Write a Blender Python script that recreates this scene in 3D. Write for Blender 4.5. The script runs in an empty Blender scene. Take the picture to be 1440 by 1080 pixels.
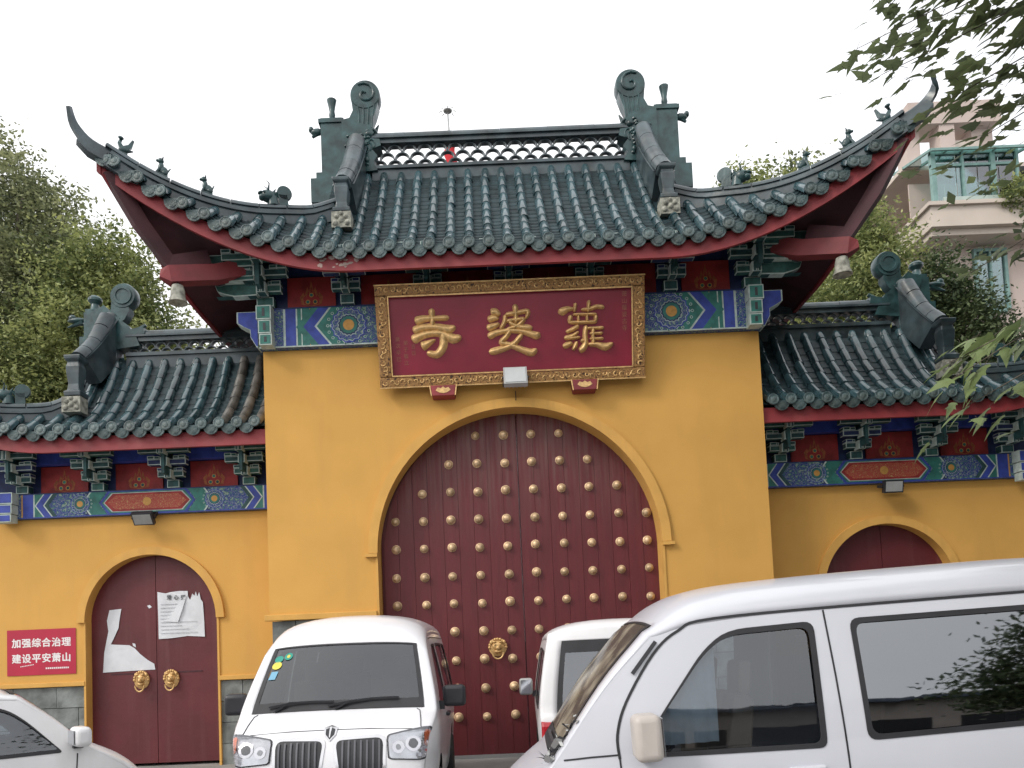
import bpy, bmesh, math, random
from mathutils import Vector, Matrix, Euler, noise
random.seed(7)
S = bpy.context.scene
COL = S.collection
PI = math.pi
# ------------------------------------------------------------------ camera
ROLL, PITCH = 0.042, math.atan(62/1080)
CAM = Vector((-0.35, -10.2, 1.6))
cd = bpy.data.cameras.new('camera')
cam = bpy.data.objects.new('camera', cd); COL.objects.link(cam); S.camera = cam
cd.sensor_fit = 'HORIZONTAL'; cd.sensor_width = 36; cd.lens = 27.0
cd.shift_x = 0.016; cd.shift_y = 0.2069
cd.clip_start = 0.05; cd.clip_end = 2000
_f = Vector((0, math.cos(PITCH), math.sin(PITCH))); _r = Vector((1, 0, 0)); _u = _r.cross(_f)
_c, _s = math.cos(ROLL), math.sin(ROLL)
R_ = _c*_r - _s*_u; U_ = _s*_r + _c*_u
cam.matrix_world = Matrix(((R_.x, U_.x, -_f.x, CAM.x), (R_.y, U_.y, -_f.y, CAM.y), (R_.z, U_.z, -_f.z, CAM.z), (0, 0, 0, 1)))
# ------------------------------------------------------------------ world, sun, exposure
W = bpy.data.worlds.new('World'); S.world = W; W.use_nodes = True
nt = W.node_tree; nt.nodes.clear()
o_ = nt.nodes.new('ShaderNodeOutputWorld'); bg = nt.nodes.new('ShaderNodeBackground')
sky = nt.nodes.new('ShaderNodeTexSky'); sky.sky_type = 'NISHITA'; sky.sun_disc = False
SUN_EL, SUN_AZ = math.radians(38), math.radians(236)      # azimuth clockwise from +y
sky.sun_elevation = SUN_EL; sky.sun_rotation = SUN_AZ
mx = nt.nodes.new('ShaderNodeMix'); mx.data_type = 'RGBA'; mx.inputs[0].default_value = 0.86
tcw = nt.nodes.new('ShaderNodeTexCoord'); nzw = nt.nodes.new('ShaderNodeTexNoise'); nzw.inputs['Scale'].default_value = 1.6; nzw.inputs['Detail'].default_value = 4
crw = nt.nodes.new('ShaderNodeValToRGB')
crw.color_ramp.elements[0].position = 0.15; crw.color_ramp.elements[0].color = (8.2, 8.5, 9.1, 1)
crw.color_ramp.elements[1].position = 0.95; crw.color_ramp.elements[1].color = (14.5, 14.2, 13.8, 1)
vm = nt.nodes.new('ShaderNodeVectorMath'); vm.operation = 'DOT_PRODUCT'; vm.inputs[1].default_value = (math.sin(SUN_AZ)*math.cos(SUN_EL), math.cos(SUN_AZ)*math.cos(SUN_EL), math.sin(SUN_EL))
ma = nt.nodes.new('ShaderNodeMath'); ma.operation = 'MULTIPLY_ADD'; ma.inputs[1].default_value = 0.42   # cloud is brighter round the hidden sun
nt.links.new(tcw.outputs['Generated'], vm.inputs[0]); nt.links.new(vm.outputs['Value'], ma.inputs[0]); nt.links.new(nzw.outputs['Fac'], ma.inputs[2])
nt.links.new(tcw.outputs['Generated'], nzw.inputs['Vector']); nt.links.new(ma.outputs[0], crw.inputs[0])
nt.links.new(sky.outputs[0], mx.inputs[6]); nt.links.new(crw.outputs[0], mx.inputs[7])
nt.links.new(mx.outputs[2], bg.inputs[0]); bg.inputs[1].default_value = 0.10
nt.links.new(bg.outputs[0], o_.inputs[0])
sl = bpy.data.lights.new('sun', 'SUN'); sl.energy = 1.3; sl.angle = math.radians(16); sl.color = (1, 0.94, 0.86)
so = bpy.data.objects.new('sun', sl); COL.objects.link(so)
sd = Vector((math.sin(SUN_AZ)*math.cos(SUN_EL), math.cos(SUN_AZ)*math.cos(SUN_EL), math.sin(SUN_EL)))
so.rotation_euler = sd.to_track_quat('Z', 'Y').to_euler(); so.location = sd*40
S.view_settings.view_transform = 'Standard'; S.view_settings.look = 'None'
S.view_settings.gamma = 1; S.view_settings.use_curve_mapping = False
S.view_settings.exposure = 0.44
S.cycles.max_bounces = 6; S.cycles.transparent_max_bounces = 12
S.cycles.use_denoising = True

# ------------------------------------------------------------------ helpers
def mat(name, col, rough=0.6, metal=0.0, var=0.15, scale=6.0, bump=0.0, bscale=30.0, coat=0.0, col2=None, stretch=None, spec=0.5, detail=6, perobj=0.0):
    m = bpy.data.materials.new(name); m.use_nodes = True
    n = m.node_tree; b = n.nodes['Principled BSDF']
    tc = n.nodes.new('ShaderNodeTexCoord'); mp = n.nodes.new('ShaderNodeMapping')
    if stretch: mp.inputs['Scale'].default_value = stretch
    n.links.new(tc.outputs['Object'], mp.inputs['Vector'])
    nz = n.nodes.new('ShaderNodeTexNoise'); nz.inputs['Scale'].default_value = scale; nz.inputs['Detail'].default_value = detail
    n.links.new(mp.outputs[0], nz.inputs['Vector'])
    cr = n.nodes.new('ShaderNodeValToRGB'); n.links.new(nz.outputs['Fac'], cr.inputs[0])
    c2 = col2 if col2 else tuple(min(1, c*(1+var)) for c in col)
    c1 = tuple(c*(1-var) for c in col)
    cr.color_ramp.elements[0].position = 0.32; cr.color_ramp.elements[0].color = (*c1, 1)
    cr.color_ramp.elements[1].position = 0.68; cr.color_ramp.elements[1].color = (*c2, 1)
    outc = cr.outputs[0]
    if perobj:
        oi = n.nodes.new('ShaderNodeObjectInfo'); mr = n.nodes.new('ShaderNodeMapRange')
        mr.inputs[3].default_value = 1-perobj; mr.inputs[4].default_value = 1+perobj
        n.links.new(oi.outputs['Random'], mr.inputs[0])
        hs = n.nodes.new('ShaderNodeHueSaturation'); n.links.new(mr.outputs[0], hs.inputs['Value'])
        n.links.new(outc, hs.inputs['Color']); outc = hs.outputs[0]
    n.links.new(outc, b.inputs['Base Color'])
    b.inputs['Roughness'].default_value = rough; b.inputs['Metallic'].default_value = metal
    b.inputs['Coat Weight'].default_value = coat; b.inputs['Coat Roughness'].default_value = 0.06
    b.inputs['Specular IOR Level'].default_value = spec
    if bump:
        bn = n.nodes.new('ShaderNodeTexNoise'); bn.inputs['Scale'].default_value = bscale; bn.inputs['Detail'].default_value = 5
        n.links.new(mp.outputs[0], bn.inputs['Vector'])
        bp = n.nodes.new('ShaderNodeBump'); bp.inputs['Strength'].default_value = bump; bp.inputs['Distance'].default_value = 0.02
        n.links.new(bn.outputs['Fac'], bp.inputs['Height']); n.links.new(bp.outputs[0], b.inputs['Normal'])
    m['n'] = 1
    return m

def setp(o, label=None, cat=None, group=None, kind=None):
    if label: o['label'] = label
    if cat: o['category'] = cat
    if group: o['group'] = group
    if kind: o['kind'] = kind
    return o

_WM = {}
def wm(o): return _WM.get(o.name, Matrix.Identity(4))
def link(o, parent=None, world=None):
    COL.objects.link(o)
    if world is None: world = Matrix.Identity(4) if not (parent and parent.get('_local')) else wm(parent)
    if parent:
        o.parent = parent
        o.matrix_basis = wm(parent).inverted() @ world
    else:
        o.matrix_basis = world
    _WM[o.name] = world.copy()
    return o
def empty(name, label, cat, world=None, group=None, kind=None):
    o = bpy.data.objects.new(name, None); o.empty_display_size = 0.2
    link(o, None, world or Matrix.Identity(4))
    return setp(o, label, cat, group, kind)

class MB:
    """collects geometry, several material slots"""
    def __init__(s): s.v = []; s.f = []; s.m = []; s.mats = []
    def slot(s, m):
        if m not in s.mats: s.mats.append(m)
        return s.mats.index(m)
    def add(s, vs, fs, m, M=None):
        b = len(s.v); k = s.slot(m)
        if M is not None: vs = [M @ Vector(p) for p in vs]
        s.v += [tuple(p) for p in vs]; s.f += [tuple(b+i for i in f) for f in fs]; s.m += [k]*len(fs)
    def box(s, x0, x1, y0, y1, z0, z1, m, M=None):
        vs = [(x, y, z) for x in (x0, x1) for y in (y0, y1) for z in (z0, z1)]
        s.add(vs, [(0, 1, 3, 2), (4, 6, 7, 5), (0, 4, 5, 1), (2, 3, 7, 6), (0, 2, 6, 4), (1, 5, 7, 3)], m, M)
    def cyl(s, p0, p1, r0, r1, m, n=12, caps=True):
        p0 = Vector(p0); p1 = Vector(p1); d = (p1-p0).normalized()
        a = d.orthogonal().normalized(); b = d.cross(a)
        vs = []
        for p, r in ((p0, r0), (p1, r1)):
            for i in range(n):
                t = 2*PI*i/n; vs.append(p + a*(r*math.cos(t)) + b*(r*math.sin(t)))
        fs = [(i, (i+1) % n, n+(i+1) % n, n+i) for i in range(n)]
        if caps: fs += [tuple(range(n-1, -1, -1)), tuple(range(n, 2*n))]
        s.add(vs, fs, m)
    def lathe(s, prof, m, M=None, n=16):
        vs = []; fs = []
        for r, z in prof:
            for i in range(n):
                t = 2*PI*i/n; vs.append((r*math.cos(t), r*math.sin(t), z))
        for k in range(len(prof)-1):
            for i in range(n):
                j = (i+1) % n
                fs.append((k*n+i, k*n+j, (k+1)*n+j, (k+1)*n+i))
        fs.append(tuple(range(n-1, -1, -1))); fs.append(tuple(range((len(prof)-1)*n, len(prof)*n)))
        s.add(vs, fs, m, M)
    def ell(s, c, r, m, M=None, n=10, k=7):
        vs = []; fs = []
        for j in range(k+1):
            a = PI*j/k
            for i in range(n):
                t = 2*PI*i/n
                vs.append((c[0]+r[0]*math.sin(a)*math.cos(t), c[1]+r[1]*math.sin(a)*math.sin(t), c[2]+r[2]*math.cos(a)))
        for j in range(k):
            for i in range(n):
                l = (i+1) % n
                fs.append((j*n+i, (j+1)*n+i, (j+1)*n+l, j*n+l))
        s.add(vs, fs, m, M)
    def prism(s, poly, y0, y1, m, M=None):
        """poly in (x,z) extruded along y; y0 is the front"""
        n = len(poly); tris = tri2(poly)
        vs = [(x, y0, z) for x, z in poly] + [(x, y1, z) for x, z in poly]
        fs = [t for t in tris] + [tuple(n+i for i in reversed(t)) for t in tris]
        fs += [(i, n+i, n+(i+1) % n, (i+1) % n) for i in range(n)]
        s.add(vs, fs, m, M)
    def flat(s, poly, y, m, M=None):
        s.add([(x, y, z) for x, z in poly], tri2(poly), m, M)
    def sweep(s, path, sec, m, side=None, closed=True, caps=True, scales=None):
        """sec: list of (a,b), a sideways b up, along path"""
        P = [Vector(p) for p in path]; n = len(sec); vs = []; fs = []
        for i, p in enumerate(P):
            t = (P[min(i+1, len(P)-1)]-P[max(i-1, 0)]).normalized()
            sd_ = t.cross(Vector((0, 0, 1))) if side is None else Vector(side)
            if sd_.length < 1e-4: sd_ = Vector((1, 0, 0))
            sd_ = (sd_ - t*sd_.dot(t)).normalized(); up = sd_.cross(t).normalized()
            k = scales[i] if scales else 1
            for a, b in sec: vs.append(p + sd_*a*k + up*b*k)
        for i in range(len(P)-1):
            for j in range(n if closed else n-1):
                l = (j+1) % n
                fs.append((i*n+j, i*n+l, (i+1)*n+l, (i+1)*n+j))
        if caps: fs += [tuple(range(n-1, -1, -1)), tuple(range((len(P)-1)*n, len(P)*n))]
        s.add(vs, fs, m)
    def mesh(s, name, smooth=False, angle=None):
        me = bpy.data.meshes.new(name); me.from_pydata(s.v, [], s.f)
        for m in s.mats: me.materials.append(m)
        me.polygons.foreach_set('material_index', s.m)
        if smooth: me.polygons.foreach_set('use_smooth', [True]*len(s.f))
        me.update()
        if smooth and angle: 
            try: me.set_sharp_from_angle(angle=math.radians(angle))
            except Exception: pass
        return me
    def obj(s, name, parent=None, smooth=False, angle=None, world=None, bevel=0, fix=True, **kw):
        me = s.mesh(name, smooth, angle)
        if fix:
            bm = bmesh.new(); bm.from_mesh(me); bmesh.ops.recalc_face_normals(bm, faces=bm.faces); bm.to_mesh(me); bm.free()
            if smooth and angle:
                try: me.set_sharp_from_angle(angle=math.radians(angle))
                except Exception: pass
        o = bpy.data.objects.new(name, me); link(o, parent, world)
        if bevel:
            b = o.modifiers.new('bevel', 'BEVEL'); b.width = bevel; b.segments = 2; b.limit_method = 'ANGLE'
        return setp(o, **kw)

from mathutils.geometry import tessellate_polygon
def tri2(poly):
    return [tuple(t) for t in tessellate_polygon([[Vector((x, z, 0)) for x, z in poly]])]
def inst(name, me, parent, world, **kw):
    o = bpy.data.objects.new(name, me); link(o, parent, world); return setp(o, **kw)
def T(x, y, z): return Matrix.Translation((x, y, z))
def filled(loops):
    """2D loops (even-odd holes) -> (verts2d, faces)"""
    cu = bpy.data.curves.new('tmp', 'CURVE'); cu.dimensions = '2D'; cu.fill_mode = 'BOTH'
    for L in loops:
        sp = cu.splines.new('POLY'); sp.points.add(len(L)-1)
        for i, (a, b) in enumerate(L): sp.points[i].co = (a, b, 0, 1)
        sp.use_cyclic_u = True
    ob = bpy.data.objects.new('tmp', cu); me = bpy.data.meshes.new_from_object(ob)
    vs = [tuple(v.co) for v in me.vertices]; fs = [tuple(p.vertices) for p in me.polygons]
    bpy.data.objects.remove(ob); bpy.data.curves.remove(cu); bpy.data.meshes.remove(me)
    return vs, fs
def slab(name, loops, y0, y1, m, parent=None, kind=None, **kw):
    """vertical slab (x,z outline with holes) between y0 (front) and y1"""
    vs, fs = filled(loops); b = MB(); n = len(vs)
    V = [(x, y0, z) for x, z, _ in vs] + [(x, y1, z) for x, z, _ in vs]
    edges = {}
    for f in fs:
        for i in range(len(f)):
            a, c = f[i], f[(i+1) % len(f)]; edges[(a, c)] = 1
    bd = [e for e in edges if (e[1], e[0]) not in edges]
    F = list(fs) + [tuple(n+i for i in reversed(f)) for f in fs] + [(a, n+a, n+c, c) for a, c in bd]
    b.add(V, F, m)
    return b.obj(name, parent, **kw) if not kind else setp(b.obj(name, parent, **kw), kind=kind)
def text_mesh(txt, size, extrude=0.002, offset=0.0, spacing=1.0):
    cu = bpy.data.curves.new('txt', 'FONT'); cu.body = txt; cu.size = size; cu.extrude = extrude; cu.offset = offset
    cu.align_x = 'CENTER'; cu.align_y = 'CENTER'; cu.space_character = spacing; cu.resolution_u = 3
    ob = bpy.data.objects.new('txt', cu); COL.objects.link(ob)
    dg = bpy.context.evaluated_depsgraph_get(); me = bpy.data.meshes.new_from_object(ob.evaluated_get(dg))
    bpy.data.objects.remove(ob); bpy.data.curves.remove(cu)
    return me
def arc(cx, cz, r, a0, a1, n, rz=None):
    rz = rz or r
    return [(cx+r*math.cos(math.radians(a0+(a1-a0)*i/n)), cz+rz*math.sin(math.radians(a0+(a1-a0)*i/n))) for i in range(n+1)]
def rrect(x0, x1, z0, z1, r, n=4):
    p = []
    for cx, cz, a in ((x1-r, z1-r, 0), (x0+r, z1-r, 90), (x0+r, z0+r, 180), (x1-r, z0+r, 270)):
        p += arc(cx, cz, r, a, a+90, n)
    return p

# ------------------------------------------------------------------ materials
M_yel = mat('ochre_wall_paint', (0.61, 0.335, 0.080), 0.85, var=0.07, scale=1.1, bump=0.12, bscale=60)
M_yel2 = mat('ochre_trim_paint', (0.62, 0.345, 0.085), 0.8, var=0.08, scale=3, bump=0.1, bscale=50)
M_stone = mat('grey_plinth_stone', (0.17, 0.185, 0.18), 0.8, var=0.35, scale=5, bump=0.4, bscale=25, perobj=0.15)
M_tile = mat('green_glazed_tile', (0.034, 0.072, 0.085), 0.20, var=0.5, scale=3.5, bump=0.10, bscale=16, perobj=0.35, spec=0.75, coat=0.35)
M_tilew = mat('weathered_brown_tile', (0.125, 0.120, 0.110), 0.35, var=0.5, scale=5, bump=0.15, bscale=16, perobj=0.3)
M_pan = mat('dark_glazed_pan_tile', (0.020, 0.037, 0.043), 0.42, var=0.5, scale=5, bump=0.15, bscale=25, spec=0.25)
M_disc = mat('weathered_eave_tile', (0.05, 0.088, 0.095), 0.45, var=0.4, scale=12, bump=0.5, bscale=40, perobj=0.25)
M_ridge = mat('slate_green_ridge_glaze', (0.042, 0.063, 0.073), 0.30, var=0.5, scale=4, bump=0.10, bscale=12, spec=0.55)
M_owl = mat('glazed_finial_ceramic', (0.025, 0.062, 0.066), 0.32, var=0.5, scale=6, bump=0.22, bscale=14, spec=0.5)
M_pale = mat('weathered_mortar', (0.28, 0.28, 0.24), 0.85, var=0.5, scale=14, bump=0.5, bscale=30)
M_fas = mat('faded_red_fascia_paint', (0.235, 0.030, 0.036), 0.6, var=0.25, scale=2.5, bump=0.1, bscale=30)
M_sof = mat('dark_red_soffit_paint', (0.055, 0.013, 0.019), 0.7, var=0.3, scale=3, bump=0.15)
M_beamr = mat('red_beam_end_paint', (0.20, 0.03, 0.035), 0.6, var=0.2, scale=4)
M_teal = mat('painted_teal', (0.025, 0.15, 0.125), 0.6, var=0.3, scale=9)
M_dteal = mat('painted_dark_teal', (0.018, 0.062, 0.064), 0.65, var=0.4, scale=12)
M_blue = mat('painted_cobalt', (0.03, 0.055, 0.30), 0.6, var=0.25, scale=9)
M_dblue = mat('painted_navy', (0.014, 0.028, 0.095), 0.65, var=0.3, scale=9)
M_wh = mat('painted_white_outline', (0.42, 0.50, 0.47), 0.7, var=0.2, scale=15)
M_pred = mat('painted_red_panel', (0.26, 0.022, 0.022), 0.65, var=0.3, scale=6)
M_org = mat('painted_orange', (0.50, 0.26, 0.06), 0.6, var=0.15, scale=20)
M_gold = mat('gold_leaf', (0.62, 0.40, 0.17), 0.42, metal=0.35, var=0.25, scale=20, bump=0.2, bscale=60)
M_stud = mat('brass_stud', (0.60, 0.43, 0.26), 0.42, metal=0.3, var=0.4, scale=12, perobj=0.22, bump=0.2)
M_white = mat('white_car_paint', (0.74, 0.745, 0.78), 0.35, var=0.025, scale=2, coat=0.6)
M_nearw = mat('blue_white_car_paint', (0.55, 0.565, 0.62), 0.35, var=0.03, scale=2, coat=0.55)
M_mirsh = mat('dusty_beige_mirror_shell', (0.46, 0.42, 0.39), 0.45, var=0.08)
M_dchr = mat('dark_chrome', (0.12, 0.12, 0.13), 0.3, metal=0.8, var=0.1)
M_white2 = mat('dusty_white_car_paint', (0.70, 0.70, 0.72), 0.4, var=0.05, scale=3, coat=0.4)
M_rub = mat('black_rubber_seal', (0.018, 0.018, 0.022), 0.5, var=0.2)
M_blk = mat('black_plastic', (0.02, 0.021, 0.026), 0.4, var=0.2)
M_chr = mat('chrome_trim', (0.62, 0.62, 0.64), 0.2, metal=0.9, var=0.08)
M_seat = mat('grey_brown_seat_cloth', (0.16, 0.13, 0.10), 0.9, var=0.2)
M_dark = mat('dark_interior_trim', (0.04, 0.04, 0.045), 0.8, var=0.2)
M_tyre = mat('tyre_rubber', (0.02, 0.02, 0.02), 0.8, var=0.2)
M_paper = mat('faded_white_paper', (0.62, 0.64, 0.68), 0.8, var=0.06, scale=6, bump=0.3, bscale=10)
M_ink = mat('grey_ink', (0.10, 0.11, 0.12), 0.8, var=0.1)
M_inkl = mat('faint_ink', (0.40, 0.42, 0.45), 0.8, var=0.1)
M_sign = mat('crimson_notice_vinyl', (0.42, 0.012, 0.045), 0.4, var=0.08, scale=3)
M_wprint = mat('white_print', (0.75, 0.72, 0.72), 0.6, var=0.03)
M_lampg = mat('light_grey_metal', (0.42, 0.43, 0.43), 0.4, metal=0.2, var=0.1)
M_conc = mat('concrete_paving', (0.26, 0.255, 0.245), 0.85, var=0.2, scale=1.5, bump=0.3, bscale=20)
M_asph = mat('asphalt', (0.055, 0.055, 0.057), 0.9, var=0.25, scale=3, bump=0.4, bscale=60)
M_bark = mat('tree_bark', (0.11, 0.09, 0.07), 0.9, var=0.35, scale=10, bump=0.8, bscale=20, stretch=(1, 1, 0.3))

def streaks(m, col, amt, zscale=.25, xs=5, lo=.52, hi=.78):
    n = m.node_tree; b = n.nodes['Principled BSDF']; old = b.inputs['Base Color'].links[0].from_socket
    tc = n.nodes.new('ShaderNodeTexCoord'); mp = n.nodes.new('ShaderNodeMapping'); mp.inputs['Scale'].default_value = (xs, xs, zscale)
    nz = n.nodes.new('ShaderNodeTexNoise'); nz.inputs['Scale'].default_value = 1.5; nz.inputs['Detail'].default_value = 8
    n.links.new(tc.outputs['Object'], mp.inputs[0]); n.links.new(mp.outputs[0], nz.inputs['Vector'])
    n2 = n.nodes.new('ShaderNodeTexNoise'); n2.inputs['Scale'].default_value = .7; n2.inputs['Detail'].default_value = 3; n.links.new(tc.outputs['Object'], n2.inputs['Vector'])
    cr = n.nodes.new('ShaderNodeValToRGB'); cr.color_ramp.elements[0].position = lo; cr.color_ramp.elements[1].position = hi
    n.links.new(nz.outputs['Fac'], cr.inputs[0])
    mu = n.nodes.new('ShaderNodeMath'); mu.operation = 'MULTIPLY'; n.links.new(cr.outputs[0], mu.inputs[0]); n.links.new(n2.outputs['Fac'], mu.inputs[1])
    m2 = n.nodes.new('ShaderNodeMath'); m2.operation = 'MULTIPLY'; m2.inputs[1].default_value = amt; n.links.new(mu.outputs[0], m2.inputs[0])
    mi = n.nodes.new('ShaderNodeMix'); mi.data_type = 'RGBA'; n.links.new(m2.outputs[0], mi.inputs[0]); n.links.new(old, mi.inputs[6]); mi.inputs[7].default_value = (*col, 1)
    n.links.new(mi.outputs[2], b.inputs['Base Color'])
streaks(M_yel, (.44, .245, .075), .45, .3, 2.2); streaks(M_yel2, (.36, .2, .07), .6); streaks(M_fas, (.34, .12, .11), .5, 1, 2)
streaks(M_disc, (.16, .16, .13), .8, 5, 5, .45, .7); streaks(M_tile, (.11, .12, .10), .8, 2.5, 2.5, .5, .72); streaks(M_ridge, (.14, .145, .13), .7, 3, 3, .5, .75)
streaks(M_white2, (.45, .42, .37), .5, .6, 3); streaks(M_white, (.55, .54, .52), .35, .5, 3)
def door_mat():
    m = mat('weathered_maroon_door_paint', (0.110, 0.012, 0.017), 0.55, var=0.12, scale=3, bump=0.15, bscale=20, stretch=(6, 6, 0.6))
    n = m.node_tree; b = n.nodes['Principled BSDF']
    old = b.inputs['Base Color'].links[0].from_socket
    tc = n.nodes.new('ShaderNodeTexCoord')
    mp = n.nodes.new('ShaderNodeMapping'); mp.inputs['Scale'].default_value = (9, 9, 0.45)
    nz = n.nodes.new('ShaderNodeTexNoise'); nz.inputs['Scale'].default_value = 2.2; nz.inputs['Detail'].default_value = 7
    n.links.new(tc.outputs['Object'], mp.inputs[0]); n.links.new(mp.outputs[0], nz.inputs['Vector'])
    sp = n.nodes.new('ShaderNodeSeparateXYZ'); n.links.new(tc.outputs['Object'], sp.inputs[0])
    mr = n.nodes.new('ShaderNodeMapRange'); mr.inputs[1].default_value = 2.9; mr.inputs[2].default_value = 4.7
    n.links.new(sp.outputs['Z'], mr.inputs[0])
    cr = n.nodes.new('ShaderNodeValToRGB'); cr.color_ramp.elements[0].position = 0.38; cr.color_ramp.elements[1].position = 0.75
    n.links.new(nz.outputs['Fac'], cr.inputs[0])
    mu = n.nodes.new('ShaderNodeMath'); mu.operation = 'MULTIPLY'
    n.links.new(mr.outputs[0], mu.inputs[0]); n.links.new(cr.outputs[0], mu.inputs[1])
    mixn = n.nodes.new('ShaderNodeMix'); mixn.data_type = 'RGBA'
    n.links.new(mu.outputs[0], mixn.inputs[0]); n.links.new(old, mixn.inputs[6]); mixn.inputs[7].default_value = (0.16, 0.095, 0.085, 1)
    n.links.new(mixn.outputs[2], b.inputs['Base Color'])
    return m
M_door = door_mat()
M_door2 = mat('maroon_side_door_paint', (0.100, 0.013, 0.018), 0.5, var=0.14, scale=2, bump=0.15, bscale=12)
streaks(M_door2, (.17, .07, .07), .6)

def filigree(name, c0, c1, c2, scale=9):
    m = mat(name, c0, 0.65)
    n = m.node_tree; b = n.nodes['Principled BSDF']
    tc = n.nodes.new('ShaderNodeTexCoord'); vo = n.nodes.new('ShaderNodeTexVoronoi'); vo.feature = 'DISTANCE_TO_EDGE'; vo.inputs['Scale'].default_value = scale
    nz = n.nodes.new('ShaderNodeTexNoise'); nz.inputs['Scale'].default_value = scale*0.7
    mp = n.nodes.new('ShaderNodeMix'); mp.data_type = 'RGBA'; mp.inputs[0].default_value = 0.12
    n.links.new(tc.outputs['Object'], nz.inputs[0]); n.links.new(tc.outputs['Object'], mp.inputs[6]); n.links.new(nz.outputs['Color'], mp.inputs[7])
    n.links.new(mp.outputs[2], vo.inputs['Vector'])
    cr = n.nodes.new('ShaderNodeValToRGB'); e = cr.color_ramp.elements
    e[0].position = 0.0; e[0].color = (*c2, 1); e[1].position = 0.05; e[1].color = (*c0, 1)
    k = e.new(0.16); k.color = (*c0, 1); k = e.new(0.20); k.color = (*c1, 1); k = e.new(0.34); k.color = (*c2, 1)
    n.links.new(vo.outputs['Distance'], cr.inputs[0]); n.links.new(cr.outputs[0], b.inputs['Base Color'])
    return m
M_fil = filigree('filigree_painting', (0.025, 0.045, 0.22), (0.03, 0.16, 0.12), (0.24, 0.30, 0.26), 17)
M_filg = filigree('gilt_carving', (0.36, 0.19, 0.06), (0.24, 0.12, 0.035), (0.04, 0.015, 0.008), 20)
M_filr = filigree('red_gold_painting', (0.34, 0.03, 0.03), (0.30, 0.03, 0.03), (0.42, 0.25, 0.1), 30)
def rings(name):
    m = mat(name, (0.03, 0.1, 0.12), 0.6); n = m.node_tree; b = n.nodes['Principled BSDF']
    return m

def glass_mat(name, tint, refl=0.12, rough=0.02):
    m = bpy.data.materials.new(name); m.use_nodes = True; n = m.node_tree; n.nodes.clear()
    o = n.nodes.new('ShaderNodeOutputMaterial'); mi = n.nodes.new('ShaderNodeMixShader')
    tr = n.nodes.new('ShaderNodeBsdfTransparent'); tr.inputs[0].default_value = (*tint, 1)
    gl = n.nodes.new('ShaderNodeBsdfGlossy'); gl.inputs['Roughness'].default_value = rough; gl.inputs[0].default_value = (0.92, 0.95, 1, 1)
    fr = n.nodes.new('ShaderNodeFresnel'); fr.inputs[0].default_value = 1.5
    ad = n.nodes.new('ShaderNodeMath'); ad.operation = 'ADD'; ad.use_clamp = True; ad.inputs[1].default_value = refl
    n.links.new(fr.outputs[0], ad.inputs[0]); n.links.new(ad.outputs[0], mi.inputs[0])
    n.links.new(tr.outputs[0], mi.inputs[1]); n.links.new(gl.outputs[0], mi.inputs[2]); n.links.new(mi.outputs[0], o.inputs[0])
    return m
G_clear = glass_mat('van_window_glass', (0.62, 0.68, 0.74), 0.07)
G_dark = glass_mat('tinted_window_glass', (0.05, 0.05, 0.055), 0.19)
G_ws = glass_mat('windshield_glass', (0.40, 0.44, 0.44), 0.06)
G_dust = glass_mat('dusty_windshield_glass', (0.40, 0.40, 0.38), 0.04, .12)
def _dust(m):
    n = m.node_tree; o = n.nodes['Material Output']; src = o.inputs[0].links[0].from_socket
    d = n.nodes.new('ShaderNodeBsdfDiffuse'); tc = n.nodes.new('ShaderNodeTexCoord'); nz = n.nodes.new('ShaderNodeTexNoise'); nz.inputs['Scale'].default_value = 4
    n.links.new(tc.outputs['Object'], nz.inputs[0]); cr = n.nodes.new('ShaderNodeValToRGB'); cr.color_ramp.elements[0].color = (0.10, .085, .07, 1); cr.color_ramp.elements[1].color = (.34, .30, .23, 1)
    cr.color_ramp.elements[0].position = .4; cr.color_ramp.elements[1].position = .6
    n.links.new(nz.outputs['Fac'], cr.inputs[0]); n.links.new(cr.outputs[0], d.inputs[0])
    mi = n.nodes.new('ShaderNodeMixShader'); mi.inputs[0].default_value = .62; n.links.new(src, mi.inputs[1]); n.links.new(d.outputs[0], mi.inputs[2]); n.links.new(mi.outputs[0], o.inputs[0])
_dust(G_dust)
G_lamp = glass_mat('headlight_lens', (0.9, 0.9, 0.92), 0.06)
G_bld = glass_mat('green_tinted_glass', (0.45, 0.62, 0.60), 0.12)

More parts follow.
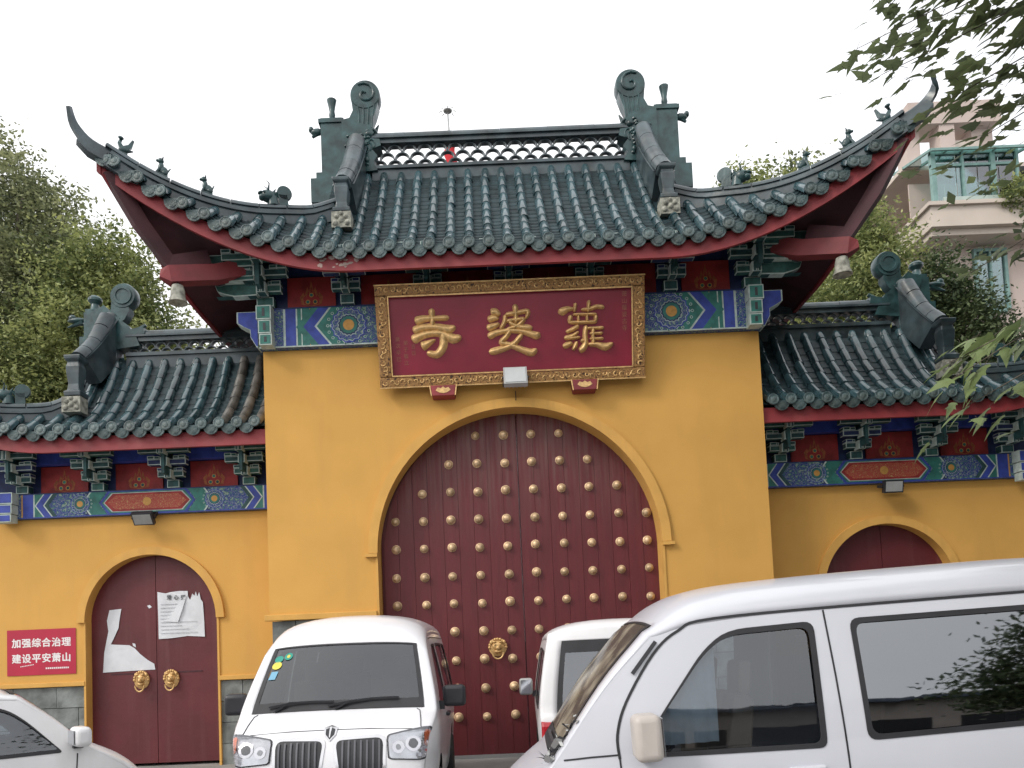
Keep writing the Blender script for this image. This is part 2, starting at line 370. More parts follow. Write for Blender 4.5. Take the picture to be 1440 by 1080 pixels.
def leaf_mat(name, a, b_, rough=0.55, trans=0.25, scale=1.2):
    m = bpy.data.materials.new(name); m.use_nodes = True; n = m.node_tree; b = n.nodes['Principled BSDF']; out = n.nodes['Material Output']
    ge = n.nodes.new('ShaderNodeNewGeometry'); nz = n.nodes.new('ShaderNodeTexNoise'); nz.inputs['Scale'].default_value = scale; nz.inputs['Detail'].default_value = 4
    n.links.new(ge.outputs['Position'], nz.inputs['Vector'])
    ad = n.nodes.new('ShaderNodeMath'); ad.operation = 'MULTIPLY_ADD'; ad.inputs[1].default_value = 0.45; ad.inputs[2].default_value = -0.22
    n.links.new(ge.outputs['Random Per Island'], ad.inputs[0])
    a2 = n.nodes.new('ShaderNodeMath'); a2.operation = 'ADD'; n.links.new(ad.outputs[0], a2.inputs[0]); n.links.new(nz.outputs['Fac'], a2.inputs[1])
    cr = n.nodes.new('ShaderNodeValToRGB'); n.links.new(a2.outputs[0], cr.inputs[0])
    cr.color_ramp.elements[0].position = 0.3; cr.color_ramp.elements[0].color = (*a, 1); cr.color_ramp.elements[1].position = 0.7; cr.color_ramp.elements[1].color = (*b_, 1)
    n.links.new(cr.outputs[0], b.inputs['Base Color']); b.inputs['Roughness'].default_value = rough
    tr = n.nodes.new('ShaderNodeBsdfTranslucent'); n.links.new(cr.outputs[0], tr.inputs[0])
    mi = n.nodes.new('ShaderNodeMixShader'); mi.inputs[0].default_value = trans
    n.links.new(b.outputs[0], mi.inputs[1]); n.links.new(tr.outputs[0], mi.inputs[2]); n.links.new(mi.outputs[0], out.inputs[0])
    return m
L_mid = leaf_mat('hazed_camphor_foliage', (0.11, 0.135, 0.075), (0.36, 0.38, 0.20), scale=0.9, trans=0.35)  # far leaf colour lightened and greyed to stand in for haze
L_yel = leaf_mat('hazed_yellow_green_foliage', (0.11, 0.15, 0.06), (0.42, 0.45, 0.18), scale=1.1, trans=0.35)  # haze over the far trees is put into this paler leaf colour
L_drk = leaf_mat('dark_foliage', (0.03, 0.055, 0.026), (0.13, 0.17, 0.075), scale=1.3)
L_near = leaf_mat('near_leaf', (0.075, 0.095, 0.06), (0.16, 0.20, 0.09), scale=2.0, trans=0.45)
L_low = leaf_mat('pale_green_leaf', (0.08, 0.12, 0.05), (0.20, 0.26, 0.10), scale=2.0, trans=0.35)

# ------------------------------------------------------------------ ground
b = MB(); b.add([(-400, -400, -0.004), (400, -400, -0.004), (400, 400, -0.004), (-400, 400, -0.004)], [(0, 1, 2, 3)], M_asph)
b.obj('road', kind='structure')
b = MB(); b.box(-30, 30, -9.0, 8, -0.0, 0.004, M_conc); b.obj('forecourt', kind='structure')
b = MB(); b.box(-400, 400, -9.15, -9.0, -0.002, 0.12, M_stone); b.obj('kerb', kind='structure')

# ------------------------------------------------------------------ roofs
def barrel_mesh(L=0.30, r0=0.070, r1=0.060, n=7):
    b = MB(); vs = []; fs = []
    rows = ((0, r0*0.98), (0.012, r0), (L-0.02, r1+0.003), (L, r1))
    for y, r in rows:
        for i in range(n+1):
            a = PI*i/n; vs.append((r*math.cos(a), y, r*math.sin(a)*1.05-0.005))
    for k in range(len(rows)-1):
        for i in range(n):
            a = k*(n+1)+i; fs.append((a, a+1, a+n+2, a+n+1))
    fs.append(tuple(range(0, n+1)))
    b.add(vs, fs, M_tile); me = b.mesh('barrel_tile', True, 40); return me
ME_BARREL = barrel_mesh()
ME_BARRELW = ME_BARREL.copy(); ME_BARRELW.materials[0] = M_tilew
def disc_mesh():
    b = MB()
    prof = [(0.074, 0.0), (0.077, 0.03), (0.065, 0.034), (0.060, 0.029), (0.040, 0.029), (0.034, 0.034), (0.012, 0.037)]
    b.lathe(prof, M_disc, Matrix.Rotation(PI/2, 4, 'X'), 14); return b.mesh('eave_disc_tile', True, 35)
ME_DISC = disc_mesh()
def drip_mesh():
    b = MB(); poly = [(-0.100, 0.03)] + [(0.100*math.sin(math.radians(a)), -0.005-0.100*math.cos(math.radians(a))) for a in (-90, -70, -50, -30, -10, 10, 30, 50, 70, 90)] + [(0.100, 0.03)]
    b.prism(poly, -0.012, 0.012, M_disc)
    b.prism([(x*0.6, z*0.6-0.012) for x, z in poly], -0.018, -0.0125, M_disc); return b.mesh('drip_tile')
ME_DRIP = drip_mesh()
def bent_arch_mesh(r, w=0.015, d=0.075):
    b = MB(); b.prism(arc(0, 0, r, 0, 180, 9)+arc(0, 0, r-w, 180, 0, 9), -d/2, d/2, M_ridge); return b.mesh('lattice_tile')

class Roof:
    def __init__(s, **k): s.__dict__.update(k)
    def q(s, u): return max(0, u-s.x0)/(s.uc-s.x0)
    def lift(s, u): return s.L*s.q(u)**1.9
    def ye(s, u): return s.ye0 - s.F*s.q(u)**2
    def hipy(s, u):
        if u <= s.ug: return s.yr
        a = (u-s.ug)/(s.uc-s.ug); return s.yg+(s.ye(s.uc)-s.yg)*a
    def zs(s, u, y):
        t = max(0, min(1, (y-s.ye(u))/(s.yr-s.ye(u))))
        return s.z0+s.lift(u)*(1-t)**0.75+0.40*t*(1-t)*min(1, 3*s.q(u))+s.H*((1-s.cc)*t+s.cc*t*t)
    def pt(s, g, u, y, dz=0): return Vector((g*u, y, s.zs(u, y)+dz))
    def side_eave(s, y, dz=0, dx=0):
        h = s.yr-s.ye(s.uc); v = min(1, abs(y-s.yr)/h); q = max(0, (v-0.25)/0.75)
        return s.uc-s.G*(1-q**1.8)+dx, s.z0+s.L*q**1.9+dz

def build_roof(P, root):
    cols = P.cols; W_ = P.sp
    sheet = MB(); pans = MB(); side = MB(); back = MB()
    roofs = None
    # base sheets
    for g in P.sgns:
        us = [P.uin+(P.uc-P.uin)*i/40 for i in range(41)]
        for mir in (0, 1):
            vs = []; n = 8
            for u in us:
                y0 = P.ye(u); y1 = P.hipy(u) if u > P.ug else P.yr
                for j in range(n+1):
                    y = y0+(y1-y0)*j/n; p = P.pt(g, u, y, -0.035)
                    if mir: p.y = 2*P.yr-p.y
                    vs.append(p)
            fs = [(i*(n+1)+j, i*(n+1)+j+1, (i+1)*(n+1)+j+1, (i+1)*(n+1)+j) for i in range(40) for j in range(n)]
            sheet.add(vs, fs, M_pan)
        # side slope
        yc = P.ye(P.uc); N = 24; vs = []
        for i in range(N+1):
            y = yc+(2*P.yr-2*yc)*i/N; yy = min(y, 2*P.yr-y)
            if yy < P.yg:
                a = (yy-P.yg)/(yc-P.yg); u = P.ug+(P.uc-P.ug)*a; zi = P.zs(u, P.hipy(u) if a > 0 else P.yg)
            else: u = P.ug; zi = P.zs(P.ug, P.yg)
            ex, ez = P.side_eave(y)
            for j in range(7):
                t = j/6; ex_ = max(ex, u)
                vs.append((g*(u+(ex_-u)*t), y, zi+(ez-zi)*t-0.25*(zi-ez)*math.sin(PI*t)*0.5-0.035))
        fs = [(i*7+j, i*7+j+1, (i+1)*7+j+1, (i+1)*7+j) for i in range(N) for j in range(6)]
        sheet.add(vs, fs, M_pan)
        k = int((P.yr-yc)/W_)
        for c in range(-k, k+1):
            y = P.yr+c*W_; yy = min(y, 2*P.yr-y)
            if yy < P.yg:
                a = (yy-P.yg)/(yc-P.yg); u = P.ug+(P.uc-P.ug)*a; zi = P.zs(u, P.hipy(u))
            else: u = P.ug; zi = P.zs(P.ug, P.yg)
            ex, ez = P.side_eave(y)
            if ex-u < 0.15: continue
            path = [(g*(u+(ex-u)*t), y, zi+(ez-zi)*t-0.25*(zi-ez)*math.sin(PI*t)*0.5-0.03) for t in [i/6 for i in range(7)]]
            side.sweep(path, [(0.065*math.cos(PI*i/5), 0.065*math.sin(PI*i/5)) for i in range(6)], M_tile)
    ro = sheet.obj('roof', root, smooth=True)
    side.obj('side_slope_tile', root, smooth=True, angle=50, kind='stuff')
    # pan tiles + barrels
    tiles = []
    for g, u in cols:
        y0 = P.ye(u); y1 = P.hipy(u) if u > P.ug else P.yr-0.06
        x = g*u
        # eave disc
        inst('eave_disc_tile', ME_DISC, ro, T(x, y0-0.045, P.zs(u, y0)+0.012) @ Euler((random.uniform(-.08, .08)-0.05, 0, random.uniform(-.06, .06))).to_matrix().to_4x4())
        Ls = 0.27; y = y0-0.02
        while True:
            # step along slope
            z = P.zs(u, max(y, y0)); z2 = P.zs(u, min(max(y, y0)+0.1, P.yr)); sl = math.atan2(z2-z, 0.1)
            dy = Ls*math.cos(sl)
            if y+dy*0.45 > y1: break
            f = min(1.0, (y1-y)/dy)
            tiles.append((x+random.uniform(-.004, .004), y, z, sl, f))
            y += dy
    tiles.sort(key=lambda t: (t[1]))
    for k, (x, y, z, sl, f) in enumerate(tiles[:300]):
        M = T(x, y, z-0.01) @ Euler((sl+random.uniform(-.02, .02)+0.02, random.uniform(-.04, .04), random.uniform(-.02, .02))).to_matrix().to_4x4() @ Matrix.Diagonal((1, f, 1, 1))
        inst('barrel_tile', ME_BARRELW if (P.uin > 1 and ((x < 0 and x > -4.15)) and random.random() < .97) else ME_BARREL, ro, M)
    if len(tiles) > 300:
        e = MB(); bv = [v.co.copy() for v in ME_BARREL.vertices]; bf = [tuple(p.vertices) for p in ME_BARREL.polygons]
        for (x, y, z, sl, f) in tiles[300:]:
            e.add(bv, bf, M_tile, T(x, y, z-0.01) @ Euler((sl, 0, 0)).to_matrix().to_4x4())
        e.obj('upper_barrel_tile', root, smooth=True, angle=40, kind='stuff')
    # pans between columns
    for g, u in cols:
        for gg, uu in (((g, u+W_/2),) if u > 0 else ((1, W_/2), (-1, W_/2))):
            if uu > P.uc-0.02: continue
            g = gg
            y0 = P.ye(uu)-0.02; y1 = P.hipy(uu) if uu > P.ug else P.yr
            inst('drip_tile', ME_DRIP, ro, T(g*uu, P.ye(uu)-0.035, P.zs(uu, P.ye(uu))-0.03) @ Euler((0.10+random.uniform(-.08, .08), 0, random.uniform(-.05, .05))).to_matrix().to_4x4())
            y = y0; hw = W_/2
            while y < y1-0.03:
                dy = 0.085; n = 5; vs = []
                for (yy, dz) in ((y, -0.045), (y, 0.0), (min(y+dy*1.1, y1), -0.024)):
                    for i in range(n+1):
                        a = -1+2*i/n; ux = uu+a*hw
                        vs.append((g*ux, yy, P.zs(max(ux, 0), max(yy, P.ye(uu)))+dz+0.035*a*a-0.02))
                fs = [(k*(n+1)+i, k*(n+1)+i+1, (k+1)*(n+1)+i+1, (k+1)*(n+1)+i) for k in range(2) for i in range(n)]
                pans.add(vs, fs, M_pan); y += dy*random.uniform(0.9, 1.1)
    pans.obj('pan_tile', root, kind='stuff')
    # back slope barrels
    for g, u in cols:
        y1 = P.hipy(u) if u > P.ug else P.yr
        path = [(g*u, 2*P.yr-(P.ye(u)+(y1-P.ye(u))*t), P.zs(u, P.ye(u)+(y1-P.ye(u))*t)) for t in (0, .25, .5, .75, 1)]
        if y1-P.ye(u) > 0.1: back.sweep(path, [(0.065*math.cos(PI*i/4), 0.065*math.sin(PI*i/4)) for i in range(5)], M_tile)
    back.obj('rear_slope_tile', root, smooth=True, angle=50, kind='stuff')
    # fascia and soffit
    for g in P.sgns:
        fa = MB(); fl = P.zf-P.z0; us = [P.uin+(P.uc-P.uin)*i/30 for i in range(31)]
        front = [Vector((g*u, P.ye(u)+0.03, P.zf+P.lift(u))) for u in us]
        yc = P.ye(P.uc); ys = [yc+0.03+(2*P.yr-2*yc-0.06)*i/24 for i in range(25)]
        sidep = [Vector((g*(P.side_eave(y)[0]-0.03), y, P.side_eave(y)[1]+fl)) for y in ys]
        loop = front + sidep[1:]
        h = P.fh
        vs = []
        for p in front: vs += [p, p+Vector((0, 0.05, 0)), p+Vector((0, 0.05, h)), p+Vector((0, 0, h))]
        fs = [(i*4+j, i*4+(j+1) % 4, (i+1)*4+(j+1) % 4, (i+1)*4+j) for i in range(len(front)-1) for j in range(4)]+[(0, 1, 2, 3)]
        fa.add(vs, fs, M_fas)
        vs = []
        for p in sidep: vs += [p, p-Vector((g*0.05, 0, 0)), p+Vector((-g*0.05, 0, h)), p+Vector((0, 0, h))]
        fs = [(i*4+j, i*4+(j+1) % 4, (i+1)*4+(j+1) % 4, (i+1)*4+j) for i in range(len(sidep)-1) for j in range(4)]
        fa.add(vs, fs, M_fas)
        fb = MB(); vs = []
        for p in front: 
            p = Vector((p.x, 2*P.yr-p.y, p.z)); vs += [p, p+Vector((0, 0, h))]
        fb.add(vs, [(i*2, i*2+1, i*2+3, i*2+2) for i in range(len(front)-1)], M_fas)
        fa.obj('eave_board', root); fb.obj('rear_eave_board', root)
        # soffit (top face joins the fascia, inner edge on the bracket tops)
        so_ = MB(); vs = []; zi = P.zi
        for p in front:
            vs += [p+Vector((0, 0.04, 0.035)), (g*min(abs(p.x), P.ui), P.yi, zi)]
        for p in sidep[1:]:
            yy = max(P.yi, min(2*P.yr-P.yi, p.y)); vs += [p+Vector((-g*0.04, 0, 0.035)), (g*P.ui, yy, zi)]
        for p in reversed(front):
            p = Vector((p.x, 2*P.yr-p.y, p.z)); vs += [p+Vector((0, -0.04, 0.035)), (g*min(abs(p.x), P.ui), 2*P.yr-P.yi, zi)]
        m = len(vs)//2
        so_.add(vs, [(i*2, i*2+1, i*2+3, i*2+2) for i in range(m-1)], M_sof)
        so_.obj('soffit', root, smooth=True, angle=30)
        # corner beams
        bm_ = MB(); c = Vector((g*P.uc, P.ye(P.uc), P.zf+P.L))
        p0 = Vector((g*P.ui, P.yi+0.1, P.zi-0.15)); p1 = Vector((g*(P.ui+(P.uc-P.ui)*0.60), P.yi+(P.ye(P.uc)-P.yi)*0.46, P.zf+P.L*0.03))
        bm_.sweep([p0, (p0+p1)/2+Vector((0, 0, -0.05)), p1, p1+(p1-p0).normalized()*0.12+Vector((0, 0, 0.05))], [(-.085, -.09), (.085, -.09), (.085, .12), (-.085, .12)], M_beamr, scales=(1, 1, 1, 0.45))
        p2 = p1+Vector((0, 0, 0.18)); cc = c+Vector((-g*0.12, 0.10, 0.02))
        bm_.sweep([p2-(p1-p0).normalized()*0.5, p2, (p2+cc)/2+Vector((0, 0, -0.07)), cc], [(-.06, -.08), (.06, -.08), (.06, .1), (-.06, .1)], M_sof)
        bm_.obj('corner_beam', root)
        # bell under the beam end
        be = MB(); be.lathe([(0.02, 0.0), (0.07, -0.02), (0.085, -0.08), (0.09, -0.16), (0.12, -0.24), (0.105, -0.245), (0.04, -0.2)], M_pale, T(p1.x-g*0.10, p1.y, p1.z-0.1), 16)
        be.cyl((p1.x-g*0.10, p1.y, p1.z-0.10), (p1.x-g*0.10, p1.y, p1.z), 0.01, 0.01, M_blk, 6)
        if P.bell: be.obj('corner_bell', root, smooth=True, angle=40)
        # gable wall
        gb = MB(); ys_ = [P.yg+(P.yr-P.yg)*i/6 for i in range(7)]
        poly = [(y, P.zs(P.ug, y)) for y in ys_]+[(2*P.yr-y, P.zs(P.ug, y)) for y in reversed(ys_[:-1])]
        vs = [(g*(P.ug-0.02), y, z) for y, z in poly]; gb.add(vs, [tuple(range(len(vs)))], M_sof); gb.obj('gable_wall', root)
    return ro

# small ceramic figures on ridges: unit = metres, facing +x (outwards), sits at z=0
def fig_lion():
    b = MB(); m = M_owl
    b.box(-.07, .07, -.035, .035, 0, .03, m)
    b.ell((-.02, 0, .08), (.055, .038, .06), m); b.ell((.02, 0, .12), (.035, .032, .07), m); b.ell((.035, 0, .20), (.038, .034, .036), m)
    b.ell((.07, 0, .19), (.022, .02, .018), m)
    for s in (-1, 1):
        b.cyl((.02, s*.022, .22), (.015, s*.03, .255), .012, .003, m, 6); b.cyl((.03, s*.02, .10), (.055, s*.022, .03), .014, .016, m, 6)
        b.ell((-.04, s*.03, .055), (.035, .018, .035), m)
    b.cyl((-.06, 0, .08), (-.09, 0, .15), .014, .006, m, 6); return b
def fig_fish():
    b = MB(); m = M_owl
    b.box(-.06, .06, -.03, .03, 0, .03, m); b.ell((0, 0, .07), (.055, .035, .05), m)
    b.sweep([(.02, 0, .08), (.06, 0, .13), (.055, 0, .20)], [(-.02, -.02), (.02, -.02), (.02, .02), (-.02, .02)], m, scales=(1.3, 1, .9))
    b.sweep([(-.02, 0, .09), (-.06, 0, .14), (-.075, 0, .235)], [(-.018, -.025), (.018, -.025), (.018, .025), (-.018, .025)], m, scales=(1.3, 1, .5))
    b.ell((.06, 0, .205), (.035, .025, .02), m); b.cyl((-.04, 0, .07), (-.11, 0, .10), .025, .006, m, 6); return b
def fig_beast():
    b = MB(); m = M_owl
    b.ell((.05, 0, .13), (.10, .08, .085), m); b.ell((.13, 0, .11), (.05, .06, .045), m); b.ell((.14, 0, .165), (.045, .05, .022), m)
    b.cyl((.0, 0, .0), (.0, 0, .12), .08, .07, m, 8)
    for s in (-1, 1):
        b.cyl((.05, s*.05, .20), (.03, s*.07, .28), .016, .005, m, 6); b.cyl((.03, s*.06, .27), (.07, s*.08, .31), .008, .003, m, 5)
        b.ell((.11, s*.055, .16), (.02, .02, .02), m, n=6, k=4)
    for k in range(5):
        b.cyl((-.02-.015*k, 0, .18-.01*k), (-.06-.02*k, 0, .24-.035*k), .022, .006, m, 5)
    b.lathe([(.095, -.03), (.10, -.02), (.10, .02), (.095, .03)], m, T(-.17, 0, .19) @ Matrix.Rotation(PI/2, 4, 'X'), 18)
    b.box(-.2, -.08, -.03, .03, 0, .16, m); return b
FIGS = {'lion': fig_lion().mesh('ridge_lion', True, 50), 'fish': fig_fish().mesh('ridge_fish', True, 50), 'beast': fig_beast().mesh('ridge_beast', True, 50)}

def ridge_sec(w, h0, h1):
    """layered ridge section: body, moulding, round cap"""
    return [(-w, h0), (w, h0), (w, h1*0.45), (w*1.35, h1*0.5), (w*1.35, h1*0.6), (w, h1*0.65), (w, h1*0.8)] + [(w*math.cos(PI*i/6), h1*0.8+w*0.9*math.sin(PI*i/6)) for i in range(1, 6)] + [(-w, h1*0.8), (-w, h1*0.65), (-w*1.35, h1*0.6), (-w*1.35, h1*0.5), (-w, h1*0.45)]

def resample(path, n):
    P = [Vector(p) for p in path]; out = []
    m = len(P)-1
    for i in range(n+1):
        t = i/n*m; k = min(int(t), m-1); f = t-k
        p0 = P[max(k-1, 0)]; p1 = P[k]; p2 = P[k+1]; p3 = P[min(k+2, m)]
        out.append(0.5*((2*p1)+(p2-p0)*f+(2*p0-5*p1+4*p2-p3)*f*f+(3*p1-p0-3*p2+p3)*f**3))
    return out

def segments(path, nseg, sec, m, name, parent, smooth=True, gap=0.016, scales=None):
    """ridge covered by separate glazed cap pieces"""
    P = resample(path, nseg*4)
    for i in range(nseg):
        seg = [p.copy() for p in P[i*4:i*4+5]]
        seg[0] += (seg[1]-seg[0]).normalized()*gap
        k = 1+random.uniform(-.02, .03)
        b = MB(); b.sweep(seg, [(a*k, c*k) for a, c in sec], m, scales=scales[i*4:i*4+5] if scales else None)
        b.obj(name, parent, smooth=True, angle=35)

def owl_finial(g, root, ox, oz, yr, k=1.0, big=True):
    """openwork dragon finial biting the ridge end. local x outwards (0..1), z up"""
    M = Matrix(((g*k, 0, 0, g*ox), (0, k, 0, yr), (0, 0, k, oz), (0, 0, 0, 1)))
    b = MB(); m = M_owl
    if big:
        b.box(0.30, 0.98, -.15, .15, -0.25, 0.12, m, M); b.box(0.42, 0.90, -.13, .13, 0.12, 0.22, m, M)
        b.box(0.50, 0.82, -.10, .10, 0.22, 1.08, m, M)                     # tall slab
        b.box(0.47, 0.85, -.12, .12, 1.0, 1.06, m, M)
        b.lathe([(.06, 1.08), (.035, 1.13), (.05, 1.18), (.04, 1.24), (.055, 1.33), (.075, 1.42), (.05, 1.43)], m, M @ T(.66, 0, 0), 10)
        # ear scroll on the outer side
        b.ell((.90, 0, .93), (.10, .05, .055), m, M); b.ell((.985, 0, .97), (.04, .04, .05), m, M); b.cyl(M @ Vector((.85, 0, .95)), M @ Vector((.97, 0, .85)), .05*k, .02*k, m, 6)
        # mouth, jaw and belly
        b.prism([(-.02, .22), (.50, .18), (.50, 1.02), (.36, 1.05), (.30, .98), (.08, .92), (.02, .80), (.10, .72), (-.06, .70), (-.08, .60), (.06, .55), (-.02, .45), (.04, .34)], -.13, .13, m, M)
        b.ell((.10, -.12, .78), (.06, .05, .05), m, M); b.ell((.04, 0, .86), (.07, .14, .05), m, M); b.cyl(M @ Vector((.02, 0, .88)), M @ Vector((-.04, 0, 1.0)), .04*k, .01*k, m, 6)
        for i in range(5): b.ell((.16+.06*i, -.13, .62-.05*i), (.045, .04, .035), m, M)
        for i in range(4): b.ell((.14+.05*i, -.13, .38+.02*(i % 2)), (.04, .04, .05), m, M)
        # neck sweeping up and curling
        P = [(.36, 0, .92), (.22, 0, 1.02), (.08, 0, 1.18), (.02, 0, 1.36)]
        b.prism([(.50, .80), (.42, 1.0), (.33, 1.18), (.35, 1.36), (.10, 1.30), (-.03, 1.40), (-.05, 1.28), (.00, 1.12), (.06, .98), (.06, .85)], -.10, .10, m, M)
        for q in range(4):
            o2 = .035+.075*q
            b.sweep(resample([(g*k*(x+o2*.9)+g*ox, yr-.10, z+oz) for x, z in ((.02, .86), (.0, 1.10), (-.03+.02*q, 1.28))], 8), [(.014*math.cos(a*PI/3), .014*math.sin(a*PI/3)) for a in range(6)], m, side=(1, 0, 0))
        for q in range(26):
            b.ell((.10+.34*random.random(), -.125, .25+.62*random.random()), (.035, .035, .028), m, M, n=7, k=5)
        for q in range(5):
            b.sweep([M @ Vector((.06+.05*q+.05*math.cos(t_), -.135, .62-.04*q+.07*math.sin(t_))) for t_ in [i_*.6 for i_ in range(8)]], [(.012*math.cos(a*PI/2), .012*math.sin(a*PI/2)) for a in range(4)], m, side=(0, 1, 0))
        b.lathe([(.215, -.11), (.225, -.08), (.225, .08), (.215, .11)], m, M @ T(.14, 0, 1.42) @ Matrix.Rotation(PI/2, 4, 'X'), 26)
        sp = [M @ Vector((.14+(.18-.0115*i)*math.cos(i*.52+1), -.115, 1.42+(.18-.0115*i)*math.sin(i*.52+1))) for i in range(15)]
        b.sweep(sp, [(.018*math.cos(a*PI/3), .018*math.sin(a*PI/3)) for a in range(6)], m, side=(0, 1, 0))
    else:
        b.box(0.20, 0.80, -.13, .13, -0.30, 0.20, m, M); b.box(0.38, 0.74, -.10, .10, 0.2, 0.62, m, M)
        b.ell((.90, 0, .53), (.16, .06, .045), m, M); b.ell((.98, 0, .58), (.06, .04, .05), m, M); b.cyl(M @ Vector((.8, 0, .5)), M @ Vector((1.06, 0, .42)), .05*k, .01, m, 6)
        b.box(0.40, 0.72, -.09, .09, 0.62, 0.68, m, M)
        b.lathe([(.10, .66), (.07, .70), (.06, .78), (.11, .84), (.11, .88), (.07, .92)], m, M @ T(.60, 0, 0), 12)
        b.prism([(-.18, .02), (.40, -.05), (.62, .60), (.40, .72), (.2, .52), (.0, .36), (-.04, .30), (-.24, .34), (-.26, .22), (-.12, .18)], -.12, .12, m, M)
        b.cyl(M @ Vector((-.12, -.06, .28)), M @ Vector((-.26, -.06, .38)), .05*k, .03*k, m, 7)
        b.prism([(.42, .50), (.30, .66), (.28, .86), (.02, .80), (.0, .62), (.08, .48), (.22, .38)], -.09, .09, m, M)
        b.lathe([(.20, -.10), (.215, -.07), (.215, .07), (.20, .10)], m, M @ T(.10, 0, .88) @ Matrix.Rotation(PI/2, 4, 'X'), 26)
        b.lathe([(.155, .105), (.15, .12), (.11, .12), (.10, .10), (.05, .10)], m, M @ T(.10, 0, .88) @ Matrix.Rotation(PI/2, 4, 'X'), 20)
    return b.obj('dragon_finial', root, smooth=True, angle=38)

def hanging_ridge(g, root, top, bot, zfoot, w=0.10):
    """glazed ridge running down the slope, ending in a flanged pot and a beast face"""
    top = Vector(top); bot = Vector(bot)
    r = MB(); d = (bot-top)
    mid = (top+bot)/2+Vector((0, 0.02, -0.07))
    sec = ridge_sec(w, -0.38, 0.02)
    r.sweep(resample([top+Vector((0, .12, .05)), mid, bot], 6), sec, M_ridge); o = r.obj('slope_ridge', root, smooth=True, angle=35)
    segments([top, mid, bot+Vector((0, -.01, 0))], 4, [(w*1.12*math.cos(PI*i/7), 0.02+w*1.0*math.sin(PI*i/7)) for i in range(8)], M_ridge, 'ridge_cap_tile', o)
    p = MB(); c = bot+Vector((0, -0.10, 0))
    prof = [(.10, -.52), (.16, -.52), (.17, -.46), (.12, -.44), (.105, -.36), (.13, -.22), (.135, -.14), (.11, -.08), (.155, -.05), (.165, 0.0), (.10, .015)]
    p.lathe([(r_, z*(bot.z-zfoot)/0.52) for r_, z in prof], M_ridge, T(*c) @ Matrix.Rotation(PI/4, 4, 'Z'), 4)
    p.obj('ridge_end_block', root, bevel=0.012)
    f = MB(); fz = zfoot
    f.box(c.x-.13, c.x+.13, c.y-.14, c.y+.06, fz-.24, fz-.02, M_pale)
    for (dx, dz, rr) in ((-.06, -.09, .035), (.06, -.09, .035), (0, -.14, .04), (-.08, -.18, .04), (.08, -.18, .04), (0, -.05, .03)):
        f.ell((c.x+dx, c.y-.14, fz+dz), (rr, .03, rr), M_pale, n=8, k=5)
    f.obj('beast_face_tile', root, smooth=True, angle=45)

def lattice_ridge(root, x0, x1, z0, rows, r, zcap, capw, yr, nseg, cap_h=0.18, low=0.0):
    b = MB(); b.box(x0, x1, yr-.09, yr+.09, z0-.30, z0-low-.005, M_ridge)
    b.box(x0, x1, yr-.12, yr+.12, z0-low-.07, z0-low-.03, M_ridge)
    rb = b.obj('main_ridge', root)
    me = bent_arch_mesh(r); n = int((x1-x0)/(2*r))+1
    st = (x1-x0)/n
    for k in range(rows):
        for i in range(n if k % 2 == 0 else n+1):
            x = x0+st*(i+0.5 if k % 2 == 0 else i)
            if x < x0+0.02 or x > x1-0.02: continue
            inst('lattice_tile', me, rb, T(x, yr+random.uniform(-.004, .004), z0+k*r*1.02-0.01) @ Euler((0, random.uniform(-.05, .05), 0)).to_matrix().to_4x4())
    zt = z0+rows*r*1.02+0.01
    c = MB(); c.box(x0, x1, yr-.085, yr+.085, zt-0.02, zt+.045, M_ridge); c.box(x0, x1, yr-.12, yr+.12, zt+.045, zt+.075, M_ridge)
    co = c.obj('ridge_coping', root)
    segments([(x0, yr, zt+.075), ((x0+x1)/2, yr, zt+.075), (x1, yr, zt+.075)], nseg, [(.10*math.cos(PI*i/8), .095*math.sin(PI*i/8)) for i in range(9)], M_ridge, 'ridge_cap_tile', co, gap=0.004)

def corner_ridge(g, P, root, ustart, figs, tip):
    us = [ustart+(P.uc-0.1-ustart)*i/8 for i in range(9)]
    path = [P.pt(g, u, P.hipy(u) if u > P.ug else P.yg, -0.085) for u in us]
    path[0].z += 0.10
    b = MB(); b.sweep(resample(path, 18), ridge_sec(0.075, -0.06, 0.20), M_ridge); o = b.obj('corner_ridge', root, smooth=True, angle=35)
    top = [p+Vector((0, 0, 0.19)) for p in path]
    segments(top, 8, [(.085*math.cos(PI*i/7), .075*math.sin(PI*i/7)) for i in range(8)], M_ridge, 'ridge_cap_tile', o)
    # upswept horn
    e = path[-1]; h = MB()
    q = [e+Vector((-g*.10, .05, .10)), e+Vector((g*.14, -.08, .21)), e+Vector((g*.27, -.18, .38)), e+Vector((g*tip[0], tip[1], tip[2]))]
    h.sweep(resample(q, 12), [(-.045, -.085), (.045, -.085), (.045, .045), (.025, .065), (-.025, .065), (-.045, .045)], M_ridge, scales=[1-.045*i for i in range(13)])
    h.sweep([e+Vector((0, 0, .06)), e+Vector((g*.14, -.08, .12)), e+Vector((g*.24, -.14, .22))], [(-.07, -.06), (.07, -.06), (.07, .06), (-.07, .06)], M_ridge, scales=(1, 1, .85))
    h.obj('ridge_horn', root, smooth=True, angle=35)
    for nm, u in figs:
        i = (u-ustart)/(P.uc-0.1-ustart)*8; k = max(0, min(7, int(i))); p = top[k].lerp(top[k+1], i-k); t = (top[k+1]-top[k]).normalized()
        ang = math.atan2(t.y, t.x); pitch = math.asin(t.z)
        M = T(p.x, p.y, p.z+0.055) @ Matrix.Rotation(ang, 4, 'Z') @ Matrix.Rotation(-pitch*0.6, 4, 'Y')
        inst('ridge_'+nm, FIGS[nm], root, M)

